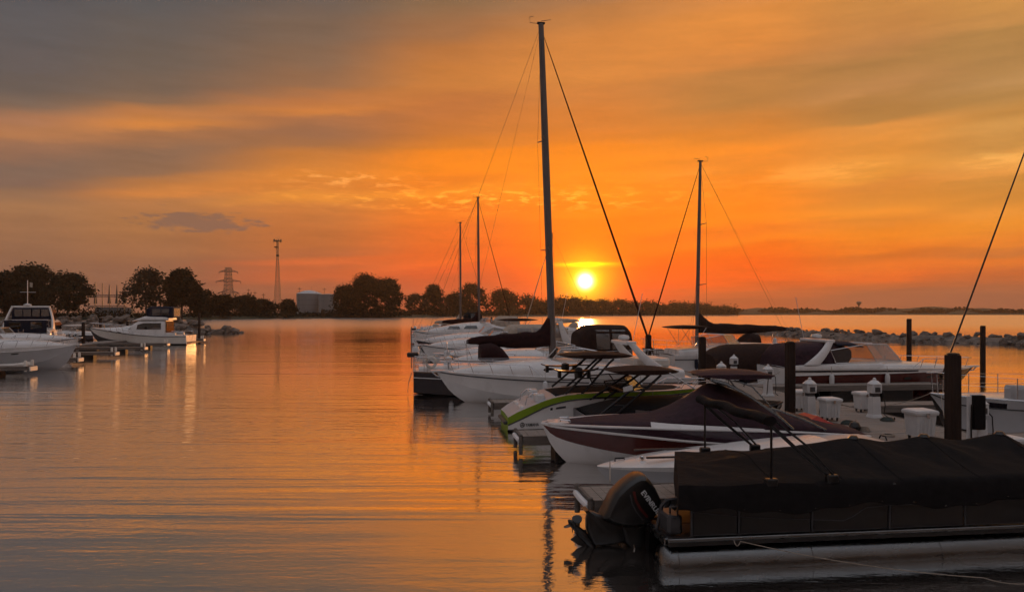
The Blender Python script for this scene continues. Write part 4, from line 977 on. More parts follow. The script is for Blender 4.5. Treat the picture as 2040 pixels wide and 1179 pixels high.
def lime():
    r = thing('jet_boat', 'white jet boat with lime green top band and black tower', 'motor boat', (-.24, 23.3, 0), YAW)
    T = [(0,.98,-.2,.05,.95,.44),(.25,1.08,-.25,.06,.95,.60),(.7,1.16,-.3,.07,.94,.80),(1.3,1.2,-.34,.08,.93,1.02),(2.0,1.22,-.36,.09,.93,1.13),(3.5,1.22,-.38,.12,.92,1.17),(4.8,1.12,-.38,.2,.88,1.18),(5.9,.82,-.28,.36,.78,1.2),(6.7,.4,.2,.6,.68,1.2),(7.1,.04,1.0,1.1,.6,1.2)]
    kn = lambda x: 1+spl([(0,.40),(.5,.60),(1.0,.75),(1.6,.82),(2.4,.86),(7.1,.88)], 1, x)
    h = Hull(r, T, BOTTOM, [('topside', WHITE, 1, kn), ('top_band', GREEN, kn, 2)], GREYW, camber=.02, m=36)
    h.line(r, 'rub_rail', BLKP, kn, .022, .008); h.line(r, 'boot_line', BLKP, 1.02, .02, .004); h.line(r, 'gunwale_trim', BLKP, 2, .018, -.03, x0=1.8)
    MB().bevbox(-.12,.12,-.8,.8,.20,.30,.04).obj('swim_platform', GREYP, r)
    y = -h.P(.9,1.3)[0]; 
    a, b = h.P(.62,1.40), h.P(1.05,1.40)
    text(r, 'YAMAHA', .125, (.50, -h.P(.6,1.22)[0]-.04, h.P(.6,1.22)[1]-.03), (1,-.02,.02), (0,.05,1), BLKP, 'lettering', .006, .78)
    e = MB(); cx, cz = .41, h.P(.5,1.22)[1]+.02; yy = -h.P(.41,1.22)[0]-.03
    e.tube([(cx+.062*math.cos(k*.3142), yy, cz+.062*math.sin(k*.3142)) for k in range(21)], .012, 4)
    for k in range(3):
        an = R(90+120*k); e.tube([(cx,yy-.004,cz),(cx+.058*math.cos(an),yy-.004,cz+.058*math.sin(an))], .010, 4)
    e.lathe([(.016,-.01),(.016,.01)], (cx,yy,cz), 8); e.obj('emblem', BLKP, r)
    h.patch(r, 'side_vent', BLKP, 1.25, 1.32, 1.62, 1.70, off=.01); h.patch(r, 'number_decal', GREYP, 1.42, 1.72, 1.63, 1.69, off=.008)
    # boarding handle and stern seat backs
    for sg in (1,-1):
        MB().tube([(.55,sg*.62,.62),(.62,sg*.62,.98),(.8,sg*.62,1.12),(.95,sg*.62,1.12),(1.0,sg*.62,.98)], .02, 6).obj('grab_handle', STEEL, r)
        MB().bevbox(.85,1.15,min(sg*.35,sg*.9),max(sg*.35,sg*.9),.86,1.12,.06).obj('stern_seat', WHITE, r)
        MB().bevbox(.38,.66,min(sg*.2,sg*.8),max(sg*.2,sg*.8),.60,.74,.04).obj('stern_step', WHITE, r)
    Arch([(1.45,1.02,1.0,1.10,5),(2.2,1.06,1.0,1.17,5),(3.5,1.06,1.0,1.205,5),(4.8,.96,1.0,1.22,5),(5.6,.7,1.0,1.22,5)]).build('cockpit_cover', BLKC, r)
    windshield(r, [(3.1,-1.08,1.18),(3.9,-.98,1.18),(4.4,-.4,1.2),(4.4,.4,1.2),(3.9,.98,1.18),(3.1,1.08,1.18)], [(2.95,-1.0,1.5),(3.6,-.9,1.56),(4.0,-.36,1.58),(4.0,.36,1.58),(3.6,.9,1.56),(2.95,1.0,1.5)], GLASS, BLKM, .022)
    tower_boat(r, 0, 1.14, 2.16, 1.72, 2.9, BLKM)
    canopy(r, 1.75, 4.0, .98, 2.24, .22, BROWNC, 'tower_canopy')
    # board racks
    for sg in (-1, 1):
        b = MB(); b.grid([[(x, sg*(1.10)+k*w, z+.012*math.cos(k)) for k in (-1,0,1)]+[(x, sg*1.10+k*w, z-.03) for k in (1,0,-1)] for x, w, z in ((1.35,.02,1.90),(1.5,.14,1.85),(1.9,.2,1.83),(2.3,.2,1.84),(2.6,.13,1.87),(2.75,.02,1.93))], True, True, True)
        b.obj('wakeboard', BLKP, r, 50)
        for x in (1.55, 2.45): MB().bevbox(x-.05,x+.05,sg*1.06-.08,sg*1.06+.08,1.62,1.84,.02).obj('board_rack', BLKM, r)
        MB().lathe([(.02,0),(.12,.02),(.14,.2),(.12,.3),(.02,.34)], (2.15,sg*1.0,1.60), 10).obj('tower_speaker', BLKP, r)
    h.rail(r, 5.2, 6.6, .22, 3, .12, .014)
lime()
def neighbour():
    r = thing('covered_wake_boat', 'dark tower boat under a black cover, behind the maroon boat', 'motor boat', pt(22.35, -6.35), YAW)
    T = [(0,1.05,-.3,.08,.94,.72),(1.5,1.15,-.35,.1,.93,.82),(3.2,1.16,-.38,.14,.92,.88),(4.6,.98,-.35,.25,.86,.92),(5.6,.5,.0,.5,.72,.94),(6.1,.04,.8,.88,.6,.94)]
    h = Hull(r, T, BOTTOM, [('topside', NAVY, 1, 2)], BLKC); h.line(r, 'rub_rail', GREYP, 1.9, .028)
    Arch([(.05,.9,.72,.80,2.2),(.5,1.0,.76,.94,2.1),(1.1,1.06,.8,1.08,2.0),(1.8,1.08,.84,1.14,2.0),(3.0,1.08,.86,1.17,2.0),(3.8,1.0,.88,1.14,2.0),(5.0,.6,.92,1.05,2.0),(5.9,.1,.93,.97,2.0)]).build('cockpit_cover', BLKC, r)
    tower_boat(r, 0, .80, 1.84, .30, 1.75, BLKM, 1.08, .82, .45)
    canopy(r, .75, 2.75, .92, 1.92, .24, BROWNC, 'tower_canopy')
    MB().add([(.92,-1.2,1.42),(1.18,-1.2,1.48),(1.16,-1.2,1.62),(.90,-1.2,1.55),(.92,-1.18,1.42),(1.18,-1.18,1.48),(1.16,-1.18,1.62),(.90,-1.18,1.55)], [(0,1,2,3),(7,6,5,4),(0,4,5,1),(2,6,7,3)]).obj('mirror', WHP, r, 0)
    MB().tube([(1.0,-1.18,1.55),(1.0,-1.16,1.78),(1.1,-.9,1.74)], .012, 5).obj('mirror_arm', BLKM, r)
    MB().tube([(2.35,-.8,1.9),(3.2,-.95,1.36)], .022, 6).obj('canopy_strut', STEEL, r)
neighbour()

# ------------------------------------------------------------------ cruisers
def arch_leg(r, xb, xt, w, zb, zt, wt, material, wb=.42, th=.09):
    for sg in (1, -1):
        secs = []
        for i in range(9):
            q = i/8; x = xb+(xt-xb)*q+.08*math.sin(math.pi*q); y = sg*(w+(wt-w)*q**1.6); z = zb+(zt-zb)*q; hw = (wb*(1-q)**1.5+.17)*.5+.06
            secs.append([(x-hw,y-th/2,z),(x-hw*.6,y-th,z),(x+hw*.6,y-th,z),(x+hw,y-th/2,z),(x+hw,y+th/2,z),(x+hw*.6,y+th,z),(x-hw*.6,y+th,z),(x-hw,y+th/2,z)])
        MB().grid(secs, True, True, True).obj('radar_arch_leg', material, r, 50)
    MB().bevbox(xt-.2, xt+.24, -wt-.06, wt+.06, zt-.05, zt+.09, .05).obj('radar_arch_top', material, r)
def cruiser(name, label, loc, rz, L_, B, zs, zb, hullm, upper=WHITE, cabin=.55, trunk0=.50, ws=(.36,.58,.55), arch=None, bimini=None, canvas=None, portholes=0, rail=True, stripe=None, kn=None, platform=True, deckm=WHITE, win=None, group=None, cat='motor boat', trunk_end=.95, stripe2=None):
    r = thing(name, label, cat, loc, rz, group)
    T = [(0,.45*B,-.42,.10,.93,zs),(.25*L_,.49*B,-.46,.12,.93,zs*1.0),(.5*L_,.5*B,-.48,.18,.90,zs+(zb-zs)*.3),(.7*L_,.44*B,-.45,.34,.84,zs+(zb-zs)*.6),(.84*L_,.30*B,-.22,.56,.76,zs+(zb-zs)*.82),(.94*L_,.14*B,.35,.85*zb*.8,.68,zs+(zb-zs)*.95),(L_,.02,zb*.94,zb*.96,.6,zb)]
    kf = kn if kn else (lambda x: 1.78)
    h = Hull(r, T, hullm, [('topside', hullm, 1, kf), ('upper_topside', upper, kf, 2)], deckm, camber=.06)
    h.line(r, 'rub_rail', stripe or STEEL, kf, .028, .01); 
    if stripe2: h.line(r, 'boot_stripe', stripe2, 1.03, .025, .0)
    x0, x1 = trunk0*L_, trunk_end*L_
    rows = []
    for q in (0,.15,.4,.7,.9,1):
        x = x0+(x1-x0)*q; w = spl(T,1,x)*(.80 if q < .8 else .6); z0 = spl(T,5,x)-.02
        rows.append((x, max(.05, w), z0, z0+cabin*(1, .98, .84, .52, .22, .03)[(0,.15,.4,.7,.9,1).index(q)]+.03, 2.6))
    tr = Arch(rows); tr.build('cabin_trunk', WHITE, r)
    crow = [(.03*L_,.44*B,zs-.02,zs+cabin*.55,5),(.12*L_,.46*B,zs-.02,zs+cabin*.7,5),(.35*L_,.46*B,zs-.02,zs+cabin*.85,5),(x0+.02,spl(T,1,x0)*.86,zs,zs+cabin*.98,4)]
    co = Arch(crow); co.build('cockpit_coaming', upper, r)
    if win:
        for a, b, za, zb_ in win:
            xa, xb = a*L_, b*L_; q0 = spl(T,5,(xa+xb)/2); tr.patch('cabin_window', SMOKE, r, xa, xb, q0+za, q0+zb_, sl0=.1, sl1=-.25)
    zc = zs+cabin*.95
    a, b, hh = ws
    wv = lambda x: spl(T,1,x)*.82
    bot = [(a*L_, -wv(a*L_)*1.02, zc-.05),((a*.45+b*.55)*L_, -wv(b*L_)*.98, zc),(b*L_, -.32*B*.6, zc-.03),(b*L_, .32*B*.6, zc-.03),((a*.45+b*.55)*L_, wv(b*L_)*.98, zc),(a*L_, wv(a*L_)*1.02, zc-.05)]
    top = [(x-hh*(.55 if 0 < i < 5 else .25)-(.35*hh if 1 < i < 4 else 0), y*.9, z+hh*(.72 if i in (0,5) else 1)) for i, (x, y, z) in enumerate(bot)]
    if ws[2] > 0: windshield(r, bot, top, GLASS, STEEL, .022)
    if arch:
        xb, xt, zt = arch; arch_leg(r, xb*L_, xt*L_, .44*B, zs+cabin*.55, zt, .36*B, upper)
        MB().lathe([(.02,0),(.20,.02),(.24,.1),(.2,.2),(.02,.22)], (xt*L_, 0, zt+.1), 14).obj('radar_dome', WHP, r)
        MB().tube([(xt*L_-.1,.3*B,zt+.05),(xt*L_-.5,.3*B,zt+2.0)], .012, 5).obj('whip_antenna', WHP, r)
    if bimini:
        bx0, bx1, bz, bm = bimini
        canopy(r, bx0*L_, bx1*L_, .42*B, bz, .24, bm, 'bimini_top')
        for sg in (1,-1):
            for q in (.2,.5,.8):
                xm = (bx0+(bx1-bx0)*.5)*L_; xt_ = (bx0+(bx1-bx0)*q)*L_
                MB().tube([(xm, sg*.43*B, zs+cabin*.8),(xt_, sg*.40*B, bz)], .014, 5).obj('bimini_bow', STEEL, r)
    if canvas:
        cx0, cx1, cz, cm = canvas
        ca = Arch([(cx0*L_,.40*B,zs+cabin*.5,cz-.25,4),(cx0*L_+.25,.42*B,zs+cabin*.5,cz,4),(cx1*L_-.6,.42*B,zs+cabin*.6,cz+.03,4),(cx1*L_,.38*B,zs+cabin*.7,cz-.35,4)])
        ca.build('canvas_enclosure', cm, r)
        n = max(2, int((cx1-cx0)*L_/1.1))
        for k in range(n):
            xa = cx0*L_+.35+k*((cx1-cx0)*L_-1.0)/n; ca.patch('clear_panel', VINYL, r, xa, xa+((cx1-cx0)*L_-1.0)/n-.14, zs+cabin+.08, cz-.22)
    for k in range(portholes):
        x = (.55+.12*k)*L_; f0 = 1.50
        h.patch(r, 'porthole', SMOKE, x, x+.42, 1.42, 1.58, off=.01, cham=1)
    if rail: h.rail(r, .60*L_, .975*L_, .42, 5, .10, .016)
    if platform: MB().bevbox(-.55,.02,-.42*B,.42*B,.18,.28,.04).obj('swim_platform', upper, r)
    MB().bevbox(.955*L_,L_+.28,-.14,.14,zb-.02,zb+.05,.02).obj('bow_pulpit', WHITE, r)
    MB().tube([(L_+.2,0,zb-.02),(L_+.05,0,zb-.16),(L_-.08,.1,zb-.2)], .03, 6).obj('anchor', STEEL, r)
    return r, h, T
LEFT = math.pi+YAW
r, h, T = cruiser('express_cruiser', 'large white express cruiser with oval bow portlight, bow left', pt(31.3, -.1), LEFT, 10.1, 3.1, .98, 1.24, WHITE, cabin=.66, trunk0=.46, ws=(.34,.56,.55), arch=(.14,.24,2.35), kn=lambda x: 1.80, stripe=GREYP)
for sg in (1, -1):
    o = MB().pillow([(5.75+.24*math.cos(a*.3142), 1.34+.085*math.sin(a*.3142)) for a in range(20)], 1.14*sg, .03, ((.9,1),(1,.5))).obj('portlight', BROWNC, r)
MB().bevbox(.8,2.3,-1.1,1.1,1.4,1.75,.1).obj('cockpit_seat', CREAM, r)

# dark hulled cruiser right of the dock
r, h, T = cruiser('sport_cruiser', 'dark hulled express cruiser with white arch, bow right', pt(33.3, 4.9), YAW, 10.0, 3.1, 1.16, 1.06, MAROON, cabin=.26, trunk0=.46, ws=(.24,.60,.78), arch=(.12,.22,2.30), kn=lambda x: 1+spl([(0,.70),(5,.78),(10,.88)],1,x), stripe=WHITE, portholes=2, stripe2=GREYP)
h.patch(r, 'side_band', NAVY, .3, 6.2, 1.83, 1.91, off=.012)
Arch([(.1,1.25,1.1,1.75,4),(.5,1.28,1.1,2.18,4),(2.2,1.22,1.2,2.26,4),(2.9,1.12,1.2,2.2,4),(3.3,1.0,1.6,2.02,4)]).build('canvas_enclosure', PLUMC, r)
Arch([(2.55,1.12,2.14,2.30,2.4),(3.3,1.08,2.1,2.30,2.4),(3.9,.95,2.02,2.14,2.4)]).build('bimini_top', NAVYC, r)
# covered boat behind the pedestals
def covered_runabout():
    r = thing('covered_runabout', 'runabout wholly wrapped in a dark brown cover beside the third pile', 'motor boat', pt(37.2, 3.5), YAW)
    T = [(0,1.15,-.4,.1,.94,.95),(2.5,1.25,-.42,.12,.93,1.0),(4.5,1.2,-.42,.2,.9,1.05),(6,.8,-.2,.4,.8,1.12),(7,.04,.9,1.0,.6,1.15)]
    h = Hull(r, T, BOTTOM, [('topside', NAVY, 1, 2)], BROWNC); h.line(r, 'rub_rail', STEEL, 1.9, .025)
    a = Arch([(-.05,1.18,.5,1.5,3),(.3,1.25,.5,1.78,2.6),(1.0,1.3,.55,1.98,2.3),(2.6,1.32,.6,2.02,2.2),(4.2,1.26,.65,1.94,2.2),(5.4,.98,.8,1.6,2.2),(6.4,.5,.95,1.3,2.2),(6.9,.08,1.1,1.18,2.2)], 20, 26); a.build('boat_cover', BROWNC, r)
    for x in (.9,2.3,3.7): MB().tube([(x, a.y_at(x,.7)*-1-.01, .62),(x,-a.y_at(x,1.2)-.015,1.2),(x,-a.y_at(x,1.5)-.012,1.5)], .012, 4).obj('tie_strap', BLKP, r)
covered_runabout()
cruiser('bimini_cruiser', 'white cruiser with brown bimini top behind the third pile, bow right', pt(43.6, 3.6), YAW, 9.4, 3.0, 1.12, 1.35, WHITE, cabin=.62, trunk0=.42, ws=(.22,.46,.6), bimini=(-.01,.26,2.72,BROWNC), arch=None, portholes=0, stripe=BLKP, win=[(.5,.72,.18,.42)])
cruiser('canvas_cruiser', 'white cruiser with tall brown canvas enclosure beside the main dock', pt(38.4, -.2), LEFT, 9.4, 3.0, 1.0, 1.3, WHITE, cabin=.7, trunk0=.44, ws=(.34,.54,.5), canvas=(.02,.30,2.95,BROWNC), stripe=GREYP)
cruiser('cuddy_boat', 'small white cuddy with upright dark windscreen, left of the tall mast', pt(44.6, -1.2), LEFT, 8.6, 2.8, .95, 1.2, WHITE, cabin=.6, trunk0=.5, ws=(.4,.58,.6), canvas=(.30,.50,2.3,CREAMC), stripe=GREYP)
cruiser('hardtop_cruiser', 'white cruiser under cream striped canvas beyond the dark boom', pt(52, -.3), LEFT, 10.4, 3.2, 1.1, 1.4, WHITE, cabin=.7, trunk0=.5, ws=(.4,.58,.55), canvas=(.05,.46,2.75,CREAMC), stripe=GREYP, arch=(.05,.1,2.9))
cruiser('dark_hull_boat', 'motor boat with dark grey hull and long white foredeck, bow left', pt(60, -.4), LEFT, 10.6, 3.2, 1.15, 1.45, NAVY, cabin=.75, trunk0=.48, ws=(.36,.55,.6), bimini=(.1,.4,3.0,BROWNC), stripe=WHITE)
cruiser('trawler_yacht', 'white trawler with two cabin windows, outermost left of the dock', pt(73.5, -.8), YAW+math.pi, 10.4, 3.6, 1.5, 1.8, WHITE, cabin=1.15, trunk0=.30, ws=(.3,.4,.5), canvas=(.03,.26,3.2,CREAMC), win=[(.42,.55,.45,.75),(.58,.7,.35,.62)], stripe=GREYP, trunk_end=.9)
cruiser('flybridge_boat', 'small flybridge boat silhouetted at the far dock end', pt(92, -2), LEFT, 9, 3.2, 1.3, 1.6, WHITE, cabin=1.0, trunk0=.35, ws=(.3,.42,.5), canvas=(.12,.36,3.6,BLKC), stripe=GREYP)

# ------------------------------------------------------------------ sailing yachts
def yacht(name, label, stern, rz, L_, B, fb, hullm, mast_x, mast_h, rake, boom, boom_z, cover=(.62,.30), covm=SAILC, furl=.05, stern_gear=False, jx=None, mast_r=.11, spread=2, stay=.006, group=None, stripe=None, top_gear=True, detail=True):
    r = thing(name, label, 'sailboat', stern, rz, group)
    T = [(0,.36*B,.10,.16,.9,fb),(.15*L_,.44*B,-.25,.06,.93,fb*.96),(.4*L_,.5*B,-.5,.05,.95,fb*.96),(.6*L_,.48*B,-.5,.05,.94,fb*1.0),(.8*L_,.32*B,-.38,.06,.86,fb*1.08),(.93*L_,.13*B,-.05,.2,.72,fb*1.16),(L_,.015,fb*1.1,fb*1.15,.7,fb*1.22)]
    h = Hull(r, T, BOTTOM, [('topside', hullm, 1, 2)], WHITE, camber=.07, pw=.55)
    h.line(r, 'toe_rail', TEAK if stripe is None else stripe, 2, .025, 0); h.line(r, 'cove_stripe', WHITE if hullm is NAVY else BLKP, 1.72, .02, .004)
    ca = Arch([(.28*L_,.30*B,fb*.98,fb+.52,3.2),(.4*L_,.31*B,fb*.98,fb+.54,3.2),(.58*L_,.28*B,fb*1.0,fb+.48,3),(.72*L_,.16*B,fb*1.04,fb+.28,2.6),(.76*L_,.10*B,fb*1.06,fb+.12,2.4)]); ca.build('coachroof', WHITE, r)
    for k in range(4): ca.patch('portlight', SMOKE, r, (.40+.07*k)*L_, (.45+.07*k)*L_, fb+.18, fb+.34)
    Arch([(.02*L_,.30*B,fb*.9,fb+.22,5),(.28*L_,.34*B,fb*.9,fb+.26,5)]).build('cockpit_coaming', WHITE, r)
    Arch([(.26*L_,.26*B,fb+.4,fb+1.12,3),(.30*L_,.27*B,fb+.4,fb+1.18,3),(.345*L_,.24*B,fb+.45,fb+.95,2.6),(.37*L_,.22*B,fb+.45,fb+.6,2.6)]).build('dodger', covm, r)
    mb_ = Vector((mast_x, 0, fb+.4)); mt = Vector((mast_x-rake, 0, mast_h))
    secs = []
    for i in range(13):
        q = i/12; p = mb_.lerp(mt, q); rr = mast_r*(1-.28*max(0, q-.6)/.4)
        secs.append([(p.x+rr*1.25*math.cos(2*math.pi*k/12), rr*.85*math.sin(2*math.pi*k/12), p.z) for k in range(12)])
    m = MB().grid(secs, True, True, True).obj('mast', MASTM, r, 60)
    def mp(q): return mb_.lerp(mt, q)
    sh = MB()
    ch = {}
    for sg in (1, -1):
        cx = Vector((mast_x-.15, sg*spl(T,1,mast_x)*.93, fb)); last = cx
        for k in range(spread):
            q = (k+1)/(spread+1)*(.98 if spread > 1 else 1); p = mp(q); tip = p+Vector((-.22, sg*B*(.27-.06*k), .06))
            MB().tube([p, tip], [.035,.022], 6).obj('spreader', MASTM, m)
            sh.tube([last, tip], stay, 4); 
            if k == 0: sh.tube([cx+Vector((.35,0,0)), p], stay, 4)
            last = tip
        sh.tube([last, mp(.985)], stay, 4)
    bow = Vector((L_*.985, 0, fb*1.22)); jt = mp(.985)
    sh.tube([Vector((.05,0,fb+.05)), mp(.995)], stay, 4)
    sh.obj('standing_rigging', WIRE, r)
    if furl:
        pts = [bow+Vector((0,0,.35)).lerp(Vector((0,0,.35)), 0)]
        pts = [bow.lerp(jt, q) for q in (0,.03,.06,.12,.3,.6,.9,.97,1)]
        MB().tube(pts, [.012,.02,furl*.8,furl,furl*.95,furl*.7,furl*.42,.014,.012], 8).obj('furled_headsail', covm if furl > .03 else WIRE, r)
        MB().lathe([(.02,-.05),(.10,-.04),(.10,-.02),(.05,0),(.05,.08),(.10,.1),(.10,.12),(.02,.13)], tuple(bow.lerp(jt, .035)), 10).obj('furler_drum', BLKM, r)
    if boom:
        b0 = Vector((mast_x-.15, 0, boom_z)); b1 = Vector((mast_x-boom, 0, boom_z+.12))
        MB().tube([b0, b1], .065, 8).obj('boom', MASTM, r)
        secs = []; ct, cw = cover; n = 18
        for i in range(n+1):
            q = i/n; p = b0.lerp(b1, q)
            top = ct*(1-q)**.8*.75+.16+ (1.25*ct*max(0, 1-q/.16)**1.6); bt = .10+.12*math.sin(math.pi*min(1, q*1.15))*(1 if cover[0] > .4 else .6); w = cw*(1-q)**.7*.75+.06
            if q == 1: top, bt, w = .07, .07, .04
            if i == 0: w *= .6
            secs.append([(p.x, w*math.sin(a), p.z+(top if math.cos(a) > 0 else bt)*math.cos(a)*(1+.05*math.sin(q*25+a))) for a in [2*math.pi*k/14 for k in range(14)]])
        MB().grid(secs, True, True, True).obj('sail_cover', covm, r, 60)
        MB().tube([b1, Vector((b1.x+.05, 0, fb+.3))], .012, 5).obj('mainsheet', ROPE, r); MB().tube([b1, mp(.99)], .004, 4).obj('topping_lift', WIRE, r)
    if detail:
        ls = MB(); P0 = None
        n = 7
        for sg in (1, -1):
            prev = None
            for k in range(n+1):
                x = .04*L_+(.90*L_)*k/n; p = Vector(h.sheer(x, sg, .07, .0)); ls.tube([p, p+Vector((0,0,.62))], .013, 5)
                if prev is not None:
                    for z in (.32,.61): ls.tube([prev+Vector((0,0,z)), p+Vector((0,0,z))], .005, 4)
                prev = p
        ls.obj('lifelines', STEEL, r)
        pu = MB(); x0 = .94*L_
        a = [Vector(h.sheer(x0, 1, .05, .62)), Vector((L_-.1,.12,fb*1.22+.62)), Vector((L_+.12,0,fb*1.22+.60)), Vector((L_-.1,-.12,fb*1.22+.62)), Vector(h.sheer(x0, -1, .05, .62))]
        pu.tube(a, .016, 6)
        for p in (a[0], a[1], a[3], a[4]): pu.tube([p, (p.x-.05, p.y*.9, fb*1.19)], .014, 5)
        pu.obj('bow_pulpit', STEEL, r)
        ps = MB(); a = [Vector(h.sheer(.05*L_,1,.05,.65)), Vector((.05,.33*B,fb+.66)), Vector((-.02,.2*B,fb+.66)), Vector((-.02,-.2*B,fb+.66)), Vector((.05,-.33*B,fb+.66)), Vector(h.sheer(.05*L_,-1,.05,.65))]
        ps.tube(a, .018, 6)
        for p in a: ps.tube([p, (p.x+.02, p.y, fb*.97)], .016, 5)
        ps.tube([p-Vector((0,0,.33)) for p in a], .012, 5); ps.obj('stern_pulpit', STEEL, r)
        wl = MB(); wc = Vector((.13*L_, 0, fb+.78))
        wl.tube([(wc.x, .42*math.cos(k*.2618), wc.z+.42*math.sin(k*.2618)) for k in range(25)], .016, 6)
        for k in range(6): wl.tube([wc, (wc.x, .42*math.cos(k*1.047), wc.z+.42*math.sin(k*1.047))], .009, 4)
        wl.obj('steering_wheel', STEEL, r); MB().lathe([(.16,-.7),(.12,-.2),(.14,0),(.02,.1)], tuple(wc), 10).obj('binnacle', WHP, r)
    if top_gear:
        MB().tube([mt, mt+Vector((0,0,.12)), mt+Vector((.45,0,.2))], .012, 4).obj('wind_vane', BLKM, m); MB().tube([mt, mt+Vector((-.5,0,.02)), mt+Vector((-.52,0,.28)), mt+Vector((-.35,0,.32))], .012, 4).obj('anemometer', BLKM, m)
        MB().bevbox(mt.x-.18,mt.x+.18,-.07,.07,mt.z-.02,mt.z+.06,.02).obj('masthead', BLKM, m)
    if stern_gear:
        MB().bevbox(-.28,.22,-1.15,-.75,fb+.62,fb+.82,.06).obj('stern_cushion', BLKP, r); 
        MB().tube([(.75+.20*math.cos(k*.2618), -1.18, fb+.40+.22*math.sin(k*.2618)) for k in range(25)], .065, 8).obj('ring_buoy', CREAM, r)
        MB().lathe([(.03,-.3),(.05,-.05),(.2,0),(.23,.08),(.2,.2),(.05,.28)], (1.5,-1.2,fb+.4), 12).obj('barbecue', STEEL, r)
        MB().tube([(-.1,.9,fb),(-.1,.9,fb+1.9)], .02, 6).obj('flag_staff', MASTM, r); MB().tube([(-.08,-.5,fb-.1),(-.22,-.5,.5),(-.25,-.5,.1)], .02, 6).obj('boarding_ladder', STEEL, r)
        MB().lathe([(.02,0),(.16,.04),(.17,.3),(.13,.42),(.02,.45)], (.1,.8,fb+.55), 12).obj('spare_outboard', WHP, r)
    return r, h, T
st = pt(34.8, -11.15)
yacht('tall_sailboat', 'dark hulled sailboat with the tallest mast and maroon boom cover', st, YAW, 11.35, 3.6, 1.05, NAVY, 6.3, 16.72, .55, 3.95, 2.15, (.62,.30), SAILC, .055, True, mast_r=.135, stay=.006)
yacht('sailboat', 'sailboat right of the dock with long brown boom cover, mast second tallest', pt(48, 13.9), LEFT, 10.4, 3.3, 1.05, WHITE, 6.75, 13.45, .25, 6.3, 2.35, (.55,.26), BROWNC, .05, False, mast_r=.10, stay=.009)
yacht('sailboat', 'far sailboat with dark boom cover, taller of the two thin masts', pt(79, -11.2), YAW, 10.6, 3.4, 1.15, WHITE, 6.75, 15.6, .12, 3.9, 2.45, (.6,.3), SAILC, .04, True, mast_r=.10, stay=.012)
yacht('sailboat', 'far sailboat with the shorter leftmost thin mast', pt(87, -11.6), YAW, 9.6, 3.2, 1.1, WHITE, 5.7, 13.9, .05, 3.0, 2.3, (.5,.26), CREAMC, .02, False, mast_r=.09, stay=.012)
yacht('sailboat', 'far sailboat whose pale furled headsail leans towards the tall mast', pt(100, 13.2), LEFT, 10, 3.3, 1.1, WHITE, 6.2, 14.2, .2, 4, 2.3, (.5,.26), CREAMC, .07, False, mast_r=.09, stay=.014)
# big grey sloop whose bow noses in at the right edge
r, h, T = yacht('sloop', 'grey hulled sloop at the right edge, forestay rising out of frame', pt(21.6, 14.62), LEFT, 10.6, 3.3, 1.0, GREYW, 5.45, 14.2, .2, 3.6, 2.3, (.5,.26), NAVYC, .028, False, mast_r=.1, stay=.007, stripe=STEEL)
h.patch(r, 'dark_band', NAVY, .5, 10.2, 1.70, 1.88, off=.01)
MB().bevbox(8.25,8.75,.55,.95,1.05,1.5,.08).obj('rail_bag', GREYW, r)

